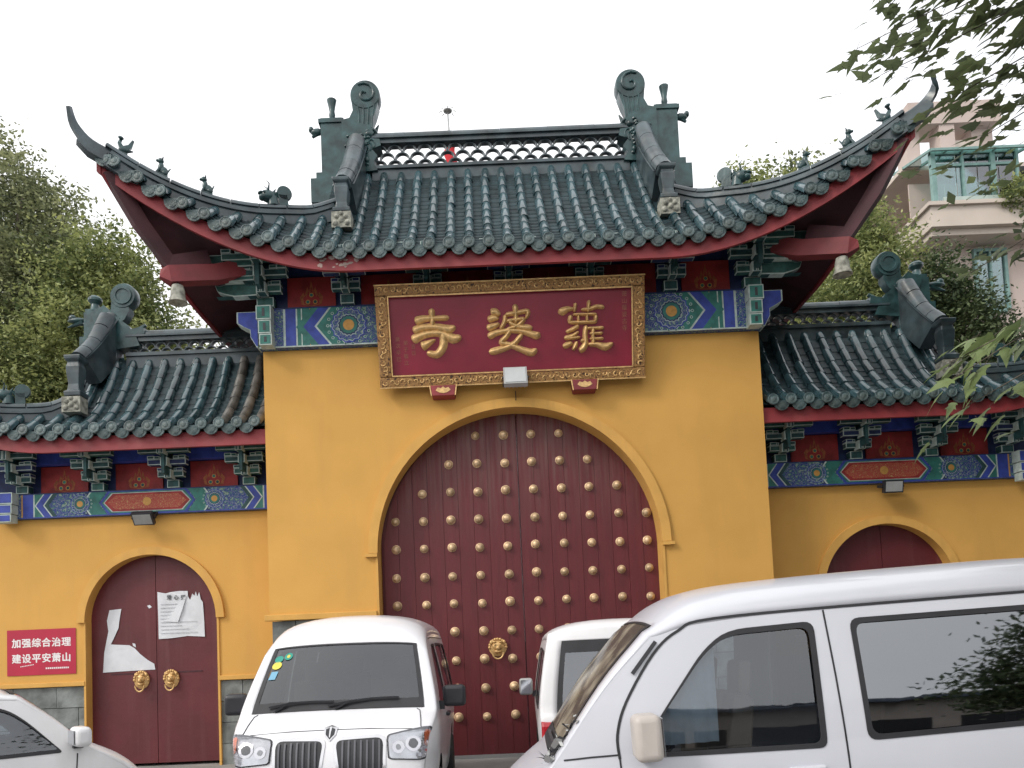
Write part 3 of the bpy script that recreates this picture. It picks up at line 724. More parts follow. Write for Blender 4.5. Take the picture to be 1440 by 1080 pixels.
# ------------------------------------------------------------------ brackets and painted beams
def obox(b, x0, x1, y0, y1, z0, z1, m, e=0.010):
    """box with a white painted outline: white body, coloured plate 3 mm proud on front and underside"""
    b.box(x0, x1, y0, y1, z0, z1, M_wh)
    b.box(x0+e, x1-e, y0-.004, y0-.0005, z0+e, z1-e, m)
    b.box(x0+e, x1-e, y0+e, y1-e, z0-.004, z0-.0005, m)
    b.box(x1+.0005, x1+.004, y0+e, y1-e, z0+e, z1-e, m); b.box(x0-.004, x0-.0005, y0+e, y1-e, z0+e, z1-e, m)
_BS = {}
def bracket_parts(key, H, col1, col2, w=1.0):
    if key in _BS: return _BS[key]
    parts = []
    h = H/4
    body = MB(); obox(body, -.09*w, .09*w, -.10, .03, 0, h*0.75, col1); body.box(-.022*w, .022*w, -.44, .03, h*.9, H*0.98, M_dteal)
    parts.append(('bracket_base', body.mesh('bracket_base')))
    for k, (hw, y) in enumerate(((.19, -.14), (.28, -.26), (.37, -.38))):
        a = MB(); z0 = h*(k+0.85); z1 = z0+h*0.62
        obox(a, -hw*w, hw*w, y-.05, y+.05, z0+h*0.1, z1, col2 if k % 2 else col1)
        for s in (-1, 1):
            obox(a, s*(hw-.05)*w-.05*w, s*(hw-.05)*w+.05*w, y-.065, y+.065, z1+.002, z1+h*0.34, col1 if k % 2 else col2)
            obox(a, s*(hw*.5)*w-.04*w, s*(hw*.5)*w+.04*w, y-.06, y+.06, z1+.002, z1+h*0.30, col1)
        parts.append(('bracket_arm', a.mesh('bracket_arm')))
        n = MB()
        for s in (-1, 1):
            pass
        n.prism([(-.05*w, z0-h*.15), (.05*w, z0-h*.15), (.05*w, z1+h*.05), (-.05*w, z1+h*.05)], y-.15, y, M_wh)
        n.box(-.036*w, .036*w, y-.154, y-.1505, z0-h*.12, z1+h*.02, M_dteal); n.box(-.014*w, -.004*w, y-.158, y-.1545, z0-h*.10, z1, M_wh); n.box(.004*w, .014*w, y-.158, y-.1545, z0-h*.10, z1, M_wh); n.box(-.04*w, .04*w, y-.14, y-.01, z0-h*.155, z0-h*.152, M_dteal)
        parts.append(('bracket_nose', n.mesh('bracket_nose')))
    _BS[key] = parts; return parts
def bracket_set(root, x, y, z, H, alt=0, w=1.0):
    key = (round(H, 2), alt, w); pr = bracket_parts(key, H, M_dteal if alt else M_teal2, M_dblue if alt else M_dteal, w)
    base = inst('bracket_set', pr[0][1], root, T(x, y, z))
    for nm, me in pr[1:]: inst(nm, me, base, T(x, y, z))
    return base
M_teal2 = mat('painted_sea_green', (0.026, 0.092, 0.080), 0.65, var=0.35, scale=12)

M_flame = mat('faded_flame_painting', (0.30, 0.085, 0.03), 0.7, var=.3, scale=20)
def flame_panel(root, x0, x1, z0, z1, y):
    b = MB(); b.box(x0, x1, y, y+.03, z0, z1, M_pred)
    cx = (x0+x1)/2; h = z1-z0; k = 1.05
    fl = [(-.13, .12), (-.15, .35), (-.10, .5), (-.09, .38), (-.05, .66), (-.03, .5), (0, .86), (.03, .5), (.05, .66), (.09, .38), (.10, .5), (.15, .35), (.13, .12), (0, .05)]
    b.flat([(cx+a*k, z0+c*h*k) for a, c in fl], y-.003, M_flame)
    b.flat([(cx+a*k*.72, z0+(c*.72+.05)*h*k) for a, c in fl], y-.005, M_pred)
    for dx, dz, m in ((-.05, .2, M_teal), (.05, .2, M_dteal), (0, .42, M_teal)):
        b.flat([(cx+dx+px, z0+dz*h+pz) for px, pz in arc(0, 0, .032, 0, 330, 9)], y-.007, M_org)
        b.flat([(cx+dx+px, z0+dz*h+pz) for px, pz in arc(0, 0, .022, 0, 330, 9)], y-.009, m)
    return b.obj('painted_panel', root)

def chev(b, x, z0, z1, w, d, y, m, g):
    """chevron band pointing towards g"""
    zc = (z0+z1)/2
    b.flat([(x, z0), (x+w, z0), (x+w+g*d, zc), (x+w, z1), (x, z1), (x+g*d, zc)], y, m)
def rosette(b, x, z, r, y):
    for q in range(18):
        for rr, ra, m in ((1.13, .085, M_wh), (1.13, .055, M_teal)):
            a = 2*PI*q/18; b.flat([(x+r*rr*math.cos(a)+px, z+r*.92*rr*math.sin(a)+pz) for px, pz in arc(0, 0, r*ra, 0, 315, 7)], y+.001-(.001 if m is M_teal else 0), m)
    k = 1
    for rr, m in ((1.0, M_blue), (.92, M_wh), (.89, M_fil), (.62, M_wh), (.58, M_dblue), (.5, M_teal), (.30, M_org)):
        n = 16; pts = []
        for i in range(n*2):
            a = PI*i/n; q = r*rr*(1 if i % 2 else (.90 if rr > .4 else 1)); pts.append((x+q*math.cos(a), z+q*math.sin(a)))
        b.flat(pts, y-.0012*k, m); k += 1
def beam_end(b, g, xe, z0, z1, y):
    """stripes then chevrons from the outer end xe inwards (direction -g)"""
    s = -g; x = xe
    for w, m in ((.03, M_wh), (.14, M_blue), (.02, M_wh), (.05, M_teal), (.015, M_wh), (.10, M_teal), (.015, M_org)):
        a, c = sorted((x, x+s*w)); b.flat([(a, z0), (c, z0), (c, z1), (a, z1)], y, m); x += s*w
    return x

# ------------------------------------------------------------------ main gate
GATE = empty('temple_gate', 'tall ochre temple gate with studded round-arched maroon double doors, upturned green tiled roof and signboard', 'temple gate', T(0, 1, 0))
MR = Roof(sgns=(-1, 1), uin=0.0, uc=4.98, x0=2.0, L=1.16, F=0.42, ye0=-0.80, yr=1.0, z0=6.575, H=2.12, ug=2.42, yg=0.10, G=0.60, cc=0.30,
          zf=6.325, fh=0.20, ui=3.30, yi=-0.30, zi=6.86, bell=True, sp=0.25)
MR.cols = [(1, 0.0)] + [(g, 0.25*i) for i in range(1, 20) for g in (-1, 1)]
def wing_roof(g):
    r = Roof(sgns=(g,), uin=3.37, uc=8.7, x0=6.35, L=0.85, F=0.35, ye0=0.03, yr=1.2, z0=4.66, H=1.44, ug=6.30, yg=0.55, G=0.5, cc=0.55,
             zf=4.385, fh=0.20, ui=7.5, yi=0.35, zi=4.70, bell=False, sp=0.24)
    r.cols = [(g, 3.49+0.24*i) for i in range(22)]
    return r

# walls: body with arched opening
hw = 1.90; zsp = 2.82
arch_o = [(-3.36, 2.03), (-hw, 2.03)] + [(-hw, zsp)] + arc(0, zsp, hw, 180, 0, 40)[1:-1] + [(hw, zsp), (hw, 2.03), (3.36, 2.03), (3.36, 5.63), (-3.36, 5.63)]
wall = slab('wall', [arch_o], 0, 0.30, M_yel, GATE)
b = MB(); b.box(-3.36, -3.06, 0.30, 2.0, 0, 5.63, M_yel); b.box(3.06, 3.36, 0.30, 2.0, 0, 5.63, M_yel); b.box(-3.06, 3.06, 1.9, 2.0, 4.9, 5.63, M_yel)
b.box(-3.06, -1.9, 1.9, 2.0, 0, 4.9, M_yel); b.box(1.9, 3.06, 1.9, 2.0, 0, 4.9, M_yel); b.obj('rear_wall', GATE)
# plinth blocks
def plinth(root, x0, x1, z1, y0, y1, h=0.31, w=0.62):
    r = 0; z = 0.0
    me = {}
    nrow = round(z1/h); hh = z1/nrow
    for k in range(nrow):
        x = x0 - (w/2 if k % 2 else 0)
        while x < x1-0.01:
            a = max(x, x0); c = min(x+w, x1)
            if c-a > 0.04:
                b = MB(); d = random.uniform(0, .012); b.box(a+.005, c-.005, y0+d, y1, k*hh+.004, (k+1)*hh-.004, M_stone); b.obj('stone_block', root)
            x += w
for x0, x1 in ((-3.34, -1.93), (1.93, 3.34)):
    plinth(GATE, x0, x1, 1.97, 0.02, 0.29)
b = MB()
for g in (-1, 1):
    b = MB(); b.box(*sorted((g*1.93, g*3.42)), -0.05, 0.10, 1.975, 2.055, M_yel2); b.obj('wall_base_moulding', GATE, bevel=0.008)
# arch trim
tr = arc(0, zsp, 2.02, 178, 2, 44)+arc(0, zsp, hw-0.012, 0, 180, 44)
b = MB(); vs = []; n = 45
for (r_, y) in ((1.895, -0.045), (2.02, -0.045), (2.02, 0.0), (1.895, 0.02)):
    vs += [(x, y, z) for x, z in arc(0, zsp, r_, 180, 0, 44)]
fs = [(k*n+i, k*n+i+1, ((k+1) % 4)*n+i+1, ((k+1) % 4)*n+i) for k in range(4) for i in range(44)] + [(0, n, 2*n, 3*n), (n-1, 2*n-1, 3*n-1, 4*n-1)]
b.add(vs, fs, M_yel2)
for g in (-1, 1):
    b.box(*sorted((g*1.897, g*1.93)), -0.02, 0.29, 0, zsp, M_yel2); b.box(*sorted((g*1.90, g*2.06)), -0.06, 0.0, zsp-.05, zsp-.005, M_yel2)
b.obj('arch_trim', GATE, smooth=True, angle=30)
# door leaves
ME_STUD = (lambda b: (b.lathe([(.068, 0), (.068, .012), (.060, .016), (.058, .03), (.048, .055), (.030, .072), (.010, .080)], M_stud, Matrix.Rotation(PI/2, 4, 'X'), 14), b.mesh('door_stud', True, 50))[1])(MB())
def knocker_mesh():
    b = MB(); m = M_gold; R = Matrix.Rotation(PI/2, 4, 'X')
    b.lathe([(.125, 0), (.125, .015), (.10, .03), (.05, .04)], m, R, 18)
    b.ell((0, -.05, .02), (.075, .04, .06), m); b.ell((0, -.08, -.01), (.03, .03, .035), m); b.ell((0, -.06, -.055), (.055, .03, .022), m)
    for s in (-1, 1):
        b.ell((s*.035, -.08, .04), (.018, .016, .014), m, n=8, k=5); b.ell((s*.045, -.07, .075), (.03, .02, .012), m, n=8, k=5); b.ell((s*.085, -.04, .07), (.025, .02, .03), m, n=8, k=5)
    for i in range(11):
        a = PI*i/10; b.ell((.112*math.cos(a), -.03, .112*math.sin(a)), (.022, .018, .022), m, n=7, k=5)
    b.sweep([(.075*math.cos(math.radians(a)), -.085, -.07+.085*math.sin(math.radians(a))) for a in range(180, 361, 18)], [(.011*math.cos(t*PI/3), .011*math.sin(t*PI/3)) for t in range(6)], m, side=(0, 1, 0))
    return b.mesh('lion_knocker', True, 50)
ME_KNOCK = knocker_mesh()
ZST = [3.27+0.385*k for k in range(3, -8, -1)]
for g in (-1, 1):
    # planks as parts of the leaf
    leaf = MB(); leaf.box(*sorted((0.03+g*0.001, g*1.895)), 0.345, 0.39, 0.06, 4.70, M_door)
    zc = zsp
    leafo = leaf.obj('door_leaf', GATE)
    np_ = 9; 
    for i in range(np_):
        a = 0.008+i*(1.89-0.008)/np_; c = 0.008+(i+1)*(1.89-0.008)/np_
        ztop = [zsp+math.sqrt(max(0, 1.895**2-min(1.89, t)**2)) for t in (a, (a+c)/2, c)]
        ox = 0.03
        poly = [(g*a+ox, 0.06), (g*(c-.0035)+ox, 0.06), (g*(c-.0035)+ox, ztop[2]+.02), (g*(a+c)/2+ox, ztop[1]+.02), (g*a+ox, ztop[0]+.02)]
        pb = MB(); pb.prism(poly, 0.30+random.uniform(-.0015, .0015), 0.343, M_door); pb.obj('door_plank', leafo)
    for z in ZST:
        for i in range(5):
            xx = 0.19+0.385*i
            if z > zsp and (xx**2+(z-zsp)**2) > 1.80**2: continue
            inst('door_stud', ME_STUD, leafo, T(g*xx+0.04+random.uniform(-.007, .007), 0.299, z+random.uniform(-.008, .008)) @ Matrix.Scale(random.uniform(.84, .96), 4) @ Matrix.Rotation(random.uniform(0, 6), 4, 'Y'))
    inst('lion_knocker', ME_KNOCK, leafo, T(0.035+g*0.385, 0.296, 1.50))
# beam with painting
zb0, zb1 = 5.635, 6.18
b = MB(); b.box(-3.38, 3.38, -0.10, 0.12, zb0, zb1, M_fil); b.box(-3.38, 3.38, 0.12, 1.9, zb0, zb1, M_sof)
for g in (-1, 1):
    y = -0.104; x = beam_end(b, g, g*3.05, zb0+.02, zb1-.02, y)
    s = -g
    for k, (w, m) in enumerate(((.10, M_teal), (.15, M_blue), (.03, M_wh), (.17, M_teal), (.02, M_wh))):
        chev(b, min(x, x+s*w), zb0+.02, zb1-.02, w, -.17, y-.002, m, -g*1.0 if False else g) if False else b.flat([(x, zb0+.02), (x+s*w, zb0+.02), (x+s*w+g*.20, (zb0+zb1)/2), (x+s*w, zb1-.02), (x, zb1-.02), (x+g*.20, (zb0+zb1)/2)] if True else None, y-.002, m)
        x += s*w
    rosette(b, g*2.17, (zb0+zb1)/2, .25, y-.004)
b.box(-3.38, 3.38, -0.108, -0.1, zb0, zb0+.018, M_wh); b.box(-3.38, 3.38, -0.108, -0.1, zb1-.018, zb1, M_dblue)
b.obj('painted_beam', GATE)
for g in (-1, 1):
    b = MB(); pl = [(3.40, 5.66), (3.42, 5.66), (3.50, 5.80), (3.50, 5.90), (3.60, 5.95), (3.68, 6.0), (3.68, 6.15), (3.40, 6.15)]
    b.prism([(g*x, z) for x, z in pl], -.09, .10, M_wh); b.prism([(g*(3.415+(x-3.415)*.92), 5.675+(z-5.66)*.95) for x, z in pl], -.095, -.0905, M_blue)
    b.obj('beam_end', GATE)
    b = MB()
    for k, (z0, z1, w) in enumerate(((5.97, 6.16, .10), (5.78, 5.96, .085), (5.62, 5.77, .085))):
        xo = g*3.27-g*.0+g*(-.01*k)
        b.box(xo-w, xo+w, -.26, -.10, z0, z1, M_wh); b.box(xo-w+.016, xo+w-.016, -.264, -.2605, z0+.016, z1-.016, M_teal); b.box(xo-.018, xo+.018, -.268, -.2645, z0+.04, z1-.04, M_blk)
    b.obj('hanging_post', GATE)
# bracket zone
b = MB(); b.box(-3.36, 3.36, 0.0, 1.9, 6.18, 6.86, M_dblue); b.obj('bracket_backing', GATE)
for i, x in enumerate((-2.17, -1.08, 0.0, 1.08, 2.17)): bracket_set(GATE, x, -0.06, 6.185, 0.66, alt=(i+1) % 2)
for g in (-1, 1):
    bracket_set(GATE, g*3.27, -0.06, 6.185, 0.66, alt=0, w=1.25)
    for xa, xb in ((2.35, 3.0), (1.25, 2.0), (0.2, 0.9)):
        flame_panel(GATE, *sorted((g*xa, g*xb)), 6.19, 6.62, -.035)
    # outward scroll arms of the corner set
    for k, (z0, L, yy) in enumerate(((6.30, .55, -.20), (6.46, .70, -.30), (6.62, .85, -.36))):
        a = MB(); x0 = 3.35
        poly = [(x0, z0), (x0+L*.55, z0-.01), (x0+L*.8, z0+.03), (x0+L*.95, z0+.07), (x0+L, z0+.15), (x0+L*.9, z0+.14), (x0+L*.7, z0+.16), (x0, z0+.16)]
        a.prism([(g*x, z) for x, z in poly], yy-.06, yy+.06, M_wh); a.prism([(g*(x0+.01+(x-x0)*.965), z0+.012+(z-z0)*.86) for x, z in poly], yy-.065, yy-.0605, M_teal2)
        a.prism([(g*(x0+.01+(x-x0)*.965), z0-.004+(z-z0)*.02) for x, z in poly[:5]]+[(g*(x0+.01), z0-.002)], yy-.05, yy+.05, M_dteal)
        a.obj('scroll_bracket', GATE)
    for k in range(2):
        bracket_set(GATE, g*(3.27), 0.75+k*0.9, 6.185, 0.66, alt=1, w=0.8)
build_roof(MR, GATE)
lattice_ridge(GATE, -1.93, 1.93, 8.77, 3, 0.115, 9.2, 0.1, 1.0, 6)
for g in (-1, 1):
    owl_finial(g, GATE, 1.86, 8.45, 1.0, 1.0, True)
    hanging_ridge(g, GATE, (g*2.13, 0.85, 9.10), (g*2.20, -0.02, 7.90), 7.42, 0.115)
    corner_ridge(g, MR, GATE, 2.30, (('beast', 3.10), ('lion', 3.85), ('lion', 4.33), ('fish', 4.72)), ((.29 if g < 0 else .22), -.26, .55))

# ------------------------------------------------------------------ side gates
SG = {}
for g, nm in ((-1, 'left'), (1, 'right')):
    lab = {'left': 'low ochre side gate with torn paper on its maroon door, left of the tall gate',
           'right': 'low ochre side gate half hidden behind the nearest van, right of the tall gate'}[nm]
    R0 = empty('side_gate', lab, 'side gate', T(g*5.5, 1.2, 0), group='side gates flanking the tall gate'); SG[g] = R0
    PR = wing_roof(g); dc = 5.27; dw = 0.94; zs_ = 2.09
    ap = [(3.37, 1.24), (dc-dw, 1.24), (dc-dw, zs_)] + [(x, z) for x, z in arc(dc, zs_, dw, 180, 0, 30)[1:-1]] + [(dc+dw, zs_), (dc+dw, 1.24), (7.6, 1.24), (7.6, 3.60), (3.37, 3.60)]
    slab('wall', [[(g*x, z) for x, z in ap]], 0.75, 0.95, M_yel, R0)
    b = MB(); b.box(*sorted((g*3.37, g*7.6)), 1.6, 1.7, 0, 3.6, M_yel); b.box(*sorted((g*7.4, g*7.6)), .95, 1.6, 0, 3.6, M_yel); b.obj('rear_wall', R0)
    plinth(R0, *sorted((g*3.40, g*(dc-dw-.02))), 1.19, .765, .94); plinth(R0, *sorted((g*(dc+dw+.02), g*7.58)), 1.19, .765, .94)
    b = MB()
    for xa, xb in ((3.38, dc-dw-.01), (dc+dw+.01, 7.6)):
        b = MB(); b.box(*sorted((g*xa, g*xb)), .72, .8, 1.195, 1.262, M_yel2); b.obj('wall_base_moulding', R0, bevel=0.008)
    b = MB(); vs = []; n = 33
    for (r_, y) in ((dw-.004, .70), (dw+.11, .70), (dw+.11, .75), (dw-.004, .77)): vs += [(g*dc+x, y, z) for x, z in arc(0, zs_, r_, 180, 0, 32)]
    fs = [(k*n+i, k*n+i+1, ((k+1) % 4)*n+i+1, ((k+1) % 4)*n+i) for k in range(4) for i in range(32)] + [(0, n, 2*n, 3*n), (n-1, 2*n-1, 3*n-1, 4*n-1)]
    b.add(vs, fs, M_yel2)
    for s in (-1, 1): b.box(*sorted((g*dc+s*(dw-.004), g*dc+s*(dw+.025))), .73, .96, 0, zs_, M_yel2)
    b.obj('arch_trim', R0, smooth=True, angle=30)
    for s in (-1, 1):
        a0, a1 = (90, 0) if s > 0 else (90, 180)
        poly = [(g*dc+s*.004, .05), (g*dc+s*.004, zs_+dw)] + [(g*dc+x, z) for x, z in arc(0, zs_, dw+.01, a0, a1, 16)[1:]] + [(g*dc+s*(dw+.01), .05)]
        b = MB(); b.prism(poly, .90, .94, M_door2); lf = b.obj('door_leaf', R0)
        inst('lion_knocker', ME_KNOCK, lf, T(g*dc+s*.215, .898, 1.24) @ Matrix.Diagonal((.88, 1, 1.05, 1)))
        if s*g < 0 or True:
            pb = MB(); pb.box(*sorted((g*dc+s*.30, g*dc+s*.66)), .894, .899, 1.325, 1.345, M_sof); pb.obj('door_rail', lf)
    # painted beam
    z0, z1 = 3.605, 3.96; yb = .66; zc = (z0+z1)/2
    b = MB(); b.box(*sorted((g*3.38, g*7.42)), yb, .95, z0, z1, M_fil)
    y = yb-.004
    for xi, s in ((3.42, 1), (7.06, -1)):
        x = xi
        for w, m in ((.02, M_org), (.15, M_blue), (.02, M_wh), (.12, M_teal)):
            b.flat([(g*x, z0+.015), (g*(x+s*w), z0+.015), (g*(x+s*w), z1-.015), (g*x, z1-.015)], y, m); x += s*w
        for w, m in ((.02, M_wh), (.10, M_blue), (.02, M_wh), (.06, M_dteal)):
            b.flat([(g*x, z0+.015), (g*(x+s*w), z0+.015), (g*(x+s*w-s*.12), zc), (g*(x+s*w), z1-.015), (g*x, z1-.015), (g*(x-s*.12), zc)], y-.002, m); x += s*w
    for xr in (4.30, 6.22): rosette(b, g*xr, zc, .145, y-.002)
    cx = 5.26
    for s in (-1, 1):
        xo = cx+s*.70
        for w0, w1, m in ((.0, .22, M_teal), (.22, .245, M_wh), (.245, .30, M_dblue)):
            b.flat([(g*(xo+s*w0-s*.12), z0+.015), (g*(xo+s*w1-s*.12), z0+.015), (g*(xo+s*w1), zc), (g*(xo+s*w1-s*.12), z1-.015), (g*(xo+s*w0-s*.12), z1-.015), (g*(xo+s*w0), zc)], y-.0005, m)
    for k, (e, m) in enumerate(((.0, M_blue), (.03, M_teal), (.055, M_wh), (.07, M_pred), (.115, M_filr))):
        L_ = .68-e; hh_ = (z1-z0)/2-.008-e*.6
        b.flat([(g*(cx-L_), zc), (g*(cx-L_+.12), zc+hh_), (g*(cx+L_-.12), zc+hh_), (g*(cx+L_), zc), (g*(cx+L_-.12), zc-hh_), (g*(cx-L_+.12), zc-hh_)], y-.002*(k+1), m)
    b.flat([(g*cx+px, zc+pz) for px, pz in arc(0, 0, .06, 0, 337, 15)], y-.013, M_org)
    b.box(*sorted((g*3.38, g*7.42)), yb-.007, yb, z0, z0+.013, M_blue); b.box(*sorted((g*3.38, g*7.42)), yb-.007, yb, z1-.014, z1, M_dblue)
    b.obj('painted_beam', R0)
    b = MB()
    for k, (za, zb, w) in enumerate(((3.80, 3.96, .08), (3.66, 3.79, .075), (3.54, 3.65, .07))):
        w *= 1.8; b.box(g*7.24-w, g*7.24+w, .50, .655, za, zb, M_wh); b.box(g*7.24-w+.014, g*7.24+w-.014, .496, .4995, za+.014, zb-.014, M_blue)
    b.obj('hanging_post', R0)
    b = MB(); b.box(*sorted((g*3.38, g*7.5)), .80, 1.6, 3.965, 4.72, M_dblue); b.box(*sorted((g*3.38, g*7.45)), .60, .72, 4.36, 4.52, M_blue); b.obj('bracket_backing', R0)
    for i, x in enumerate((3.80, 4.88, 5.96, 7.04)): bracket_set(R0, g*x, .74, 3.965, .58, alt=i % 2, w=.95)
    for xa in (3.97, 5.05, 6.13): flame_panel(R0, *sorted((g*(xa+.03), g*(xa+.71))), 3.967, 4.36, .765)
    build_roof(PR, R0)
    lattice_ridge(R0, *sorted((g*3.40, g*5.75)), 6.15, 2, 0.085, 6.4, .1, 1.2, 3)
    owl_finial(g, R0, 5.70, 6.22, 1.2, 0.92, False)
    hanging_ridge(g, R0, (g*5.98, 1.05, 6.66), (g*6.12, 0.50, 5.82), 5.24, 0.105)
    corner_ridge(g, PR, R0, 6.18, (('beast', 7.0), ('lion', 7.8), ('fish', 8.3)), (.36, -.28, .6))

# ------------------------------------------------------------------ signboard over the arch
def stroke(b, pts, w, m, y0=0.0, rise=0.035):
    """brush stroke in relief: pts (x,z), w list of widths; ridge-shaped section rising towards -y"""
    P = resample([(x, 0, z) for x, z in pts], max(6, (len(pts)-1)*5)); n = len(P); vs = []; fs = []; k = 7
    for i, p in enumerate(P):
        t = i/(n-1)*(len(w)-1); a = min(int(t), len(w)-2); ww = w[a]+(w[a+1]-w[a])*(t-a)
        e = min(1, 0.35+min(i, n-1-i)*0.5)
        d = P[min(i+1, n-1)]-P[max(i-1, 0)]; d.normalize(); nx, nz = -d.z, d.x
        for j in range(k):
            s = -1+2*j/(k-1); h = (1-abs(s)**1.6)*rise*e
            vs.append((p.x+nx*ww/2*s*e, y0-h, p.z+nz*ww/2*s*e))
    for i in range(n-1):
        for j in range(k-1): fs.append((i*k+j, i*k+j+1, (i+1)*k+j+1, (i+1)*k+j))
    b.add(vs, fs, m)
SB_T = T(0, -0.10, 5.015) @ Matrix.Rotation(math.radians(13), 4, 'X')
SB = empty('signboard', 'crimson signboard with three raised gold characters in a carved gilt frame above the great arch', 'signboard', SB_T)
def SBo(b, name, parent=None, **k): return b.obj(name, parent or SB, world=SB_T, **k)
SW, SH = 1.765, 1.30
b = MB(); b.box(-SW+.1, SW-.1, -.03, .02, .1, SH-.1, mat('crimson_lacquer', (0.20, 0.010, 0.028), 0.4, var=0.15, scale=2)); SBo(b, 'panel')
for (x0, x1, z0, z1) in ((-SW, SW, 0, .135), (-SW, SW, SH-.135, SH)):
    b = MB(); b.box(x0, x1, -.07, .03, z0, z1, M_filg); SBo(b, 'frame_rail', bevel=0.015)
for s in (-1, 1):
    b = MB(); b.box(*sorted((s*SW, s*(SW-.16))), -.068, .028, .136, SH-.136, M_filg); SBo(b, 'frame_stile', bevel=0.015)
b = MB()
for (x0, x1, z0, z1) in ((-SW+.165, SW-.165, .138, .156), (-SW+.165, SW-.165, SH-.156, SH-.138), (-SW+.162, -SW+.178, .157, SH-.157), (SW-.178, SW-.162, .157, SH-.157),
                         (-SW-.004, SW+.004, -.006, .010), (-SW-.004, SW+.004, SH-.010, SH+.006)):
    b.box(x0, x1, -.076, -.06, z0, z1, M_gold)
SBo(b, 'frame_bead', kind='stuff')
# gilt scroll carving on the frame
b = MB(); random.seed(3)
def curl(cx, cz, r, a0, s):
    b.sweep([(cx+r*(1-.12*i)*math.cos(a0+s*i*.6), -.072, cz+r*(1-.12*i)*math.sin(a0+s*i*.6)) for i in range(8)], [(.008*math.cos(t*PI/2), .009*math.sin(t*PI/2)) for t in range(4)], M_gold, side=(0, 1, 0))
for i in range(44):
    x = -SW+.08+i*(2*SW-.16)/43
    for z in (.068, SH-.068): curl(x, z+random.uniform(-.012, .012), .042, random.uniform(0, 6), random.choice((-1, 1)))
for i in range(14):
    for s in (-1, 1): curl(s*(SW-.08)+random.uniform(-.015, .015), .18+i*(SH-.36)/13, .045, random.uniform(0, 6), random.choice((-1, 1)))
SBo(b, 'frame_scroll', smooth=True, kind='stuff')
def zc3(u, v, u0, v0, k):  # traced pixel -> board coordinates
    U = u0+u/k; V = v0+v/k
    return ((U-(718-0.05*(V-470)))*0.00945, ( (545-0.0445*(U-718)+2 - V) )*0.0086 + 0.0)
def char(strokes, u0, v0, k, off):
    b = MB()
    for pts, w in strokes:
        q = [zc3(u, v, u0, v0, k) for u, v in pts]
        q = [(x, z) for x, z in q]
        stroke(b, q, [x_/k*0.0170 for x_ in w], M_gold, -.032, .05)
    SBo(b, 'raised_character', smooth=True, fix=False)
char([([(540, 340), (541, 420), (535, 500)], [34, 26, 26]),
      ([(392, 455), (470, 430), (560, 425), (682, 420)], [46, 34, 24, 30]),
      ([(368, 540), (450, 508), (560, 502), (660, 522), (728, 500)], [44, 34, 34, 44, 22]),
      ([(352, 622), (430, 580), (520, 558), (600, 560), (700, 605), (768, 586)], [48, 38, 32, 34, 46, 22]),
      ([(610, 545), (618, 620), (598, 690), (545, 745), (465, 728)], [34, 40, 40, 36, 26]),
      ([(425, 678), (480, 650), (550, 612)], [50, 34, 10])], 520, 380, 6, 0)
char([([(628, 270), (650, 268), (670, 284)], [20, 20, 10]), ([(612, 306), (640, 296), (662, 302)], [18, 18, 8]), ([(604, 346), (640, 334), (664, 322)], [20, 16, 8]),
      ([(742, 230), (742, 280), (738, 322)], [16, 13, 12]), ([(694, 280), (745, 272), (797, 264), (786, 300)], [13, 11, 14, 8]),
      ([(694, 280), (686, 318), (664, 350)], [12, 12, 10]), ([(694, 312), (740, 304), (776, 302), (742, 334), (690, 352)], [12, 10, 12, 12, 10]), ([(706, 312), (740, 336), (812, 344)], [10, 14, 20]),
      ([(606, 388), (650, 366), (712, 356), (770, 362), (830, 380), (826, 366)], [20, 16, 13, 14, 20, 12]),
      ([(712, 350), (690, 384), (664, 414), (700, 424), (760, 450), (800, 462), (824, 444)], [14, 14, 14, 14, 16, 20, 10]),
      ([(764, 370), (728, 414), (680, 440), (604, 462)], [14, 14, 16, 20])], 500, 360, 3.2727, 0)
char([([(400, 350), (430, 362), (480, 342), (530, 344)], [22, 40, 26, 12]), ([(546, 288), (538, 330), (528, 372)], [18, 18, 12]), ([(660, 264), (652, 320), (642, 372)], [18, 18, 12]), ([(585, 350), (660, 342), (720, 322), (784, 328)], [14, 20, 22, 22]),
      ([(515, 392), (620, 390), (718, 388)], [16, 16, 18]), ([(470, 462), (600, 460), (712, 456)], [18, 18, 18]), ([(500, 396), (482, 462)], [22, 22]), ([(560, 396), (560, 456)], [14, 14]), ([(632, 394), (632, 456)], [14, 14]), ([(708, 392), (702, 458)], [20, 20]),
      ([(560, 488), (510, 520), (446, 548)], [22, 22, 18]), ([(555, 540), (500, 580), (428, 602)], [14, 22, 24]), ([(440, 604), (500, 600), (565, 590)], [16, 18, 14]), ([(495, 640), (450, 660), (412, 676)], [18, 30, 20]), ([(534, 628), (515, 670), (492, 708)], [16, 24, 14]), ([(566, 616), (590, 630)], [18, 18]),
      ([(622, 486), (606, 560), (604, 640), (580, 690), (545, 712)], [26, 24, 28, 32, 28]), ([(676, 498), (672, 580), (670, 655)], [20, 20, 20]),
      ([(622, 512), (700, 510), (768, 508)], [16, 16, 20]), ([(640, 560), (700, 558), (756, 554)], [14, 14, 18]), ([(640, 606), (700, 604), (760, 602)], [14, 14, 20]),
      ([(622, 656), (700, 656), (770, 676), (836, 642)], [18, 26, 38, 16])], 720, 380, 6, 0)
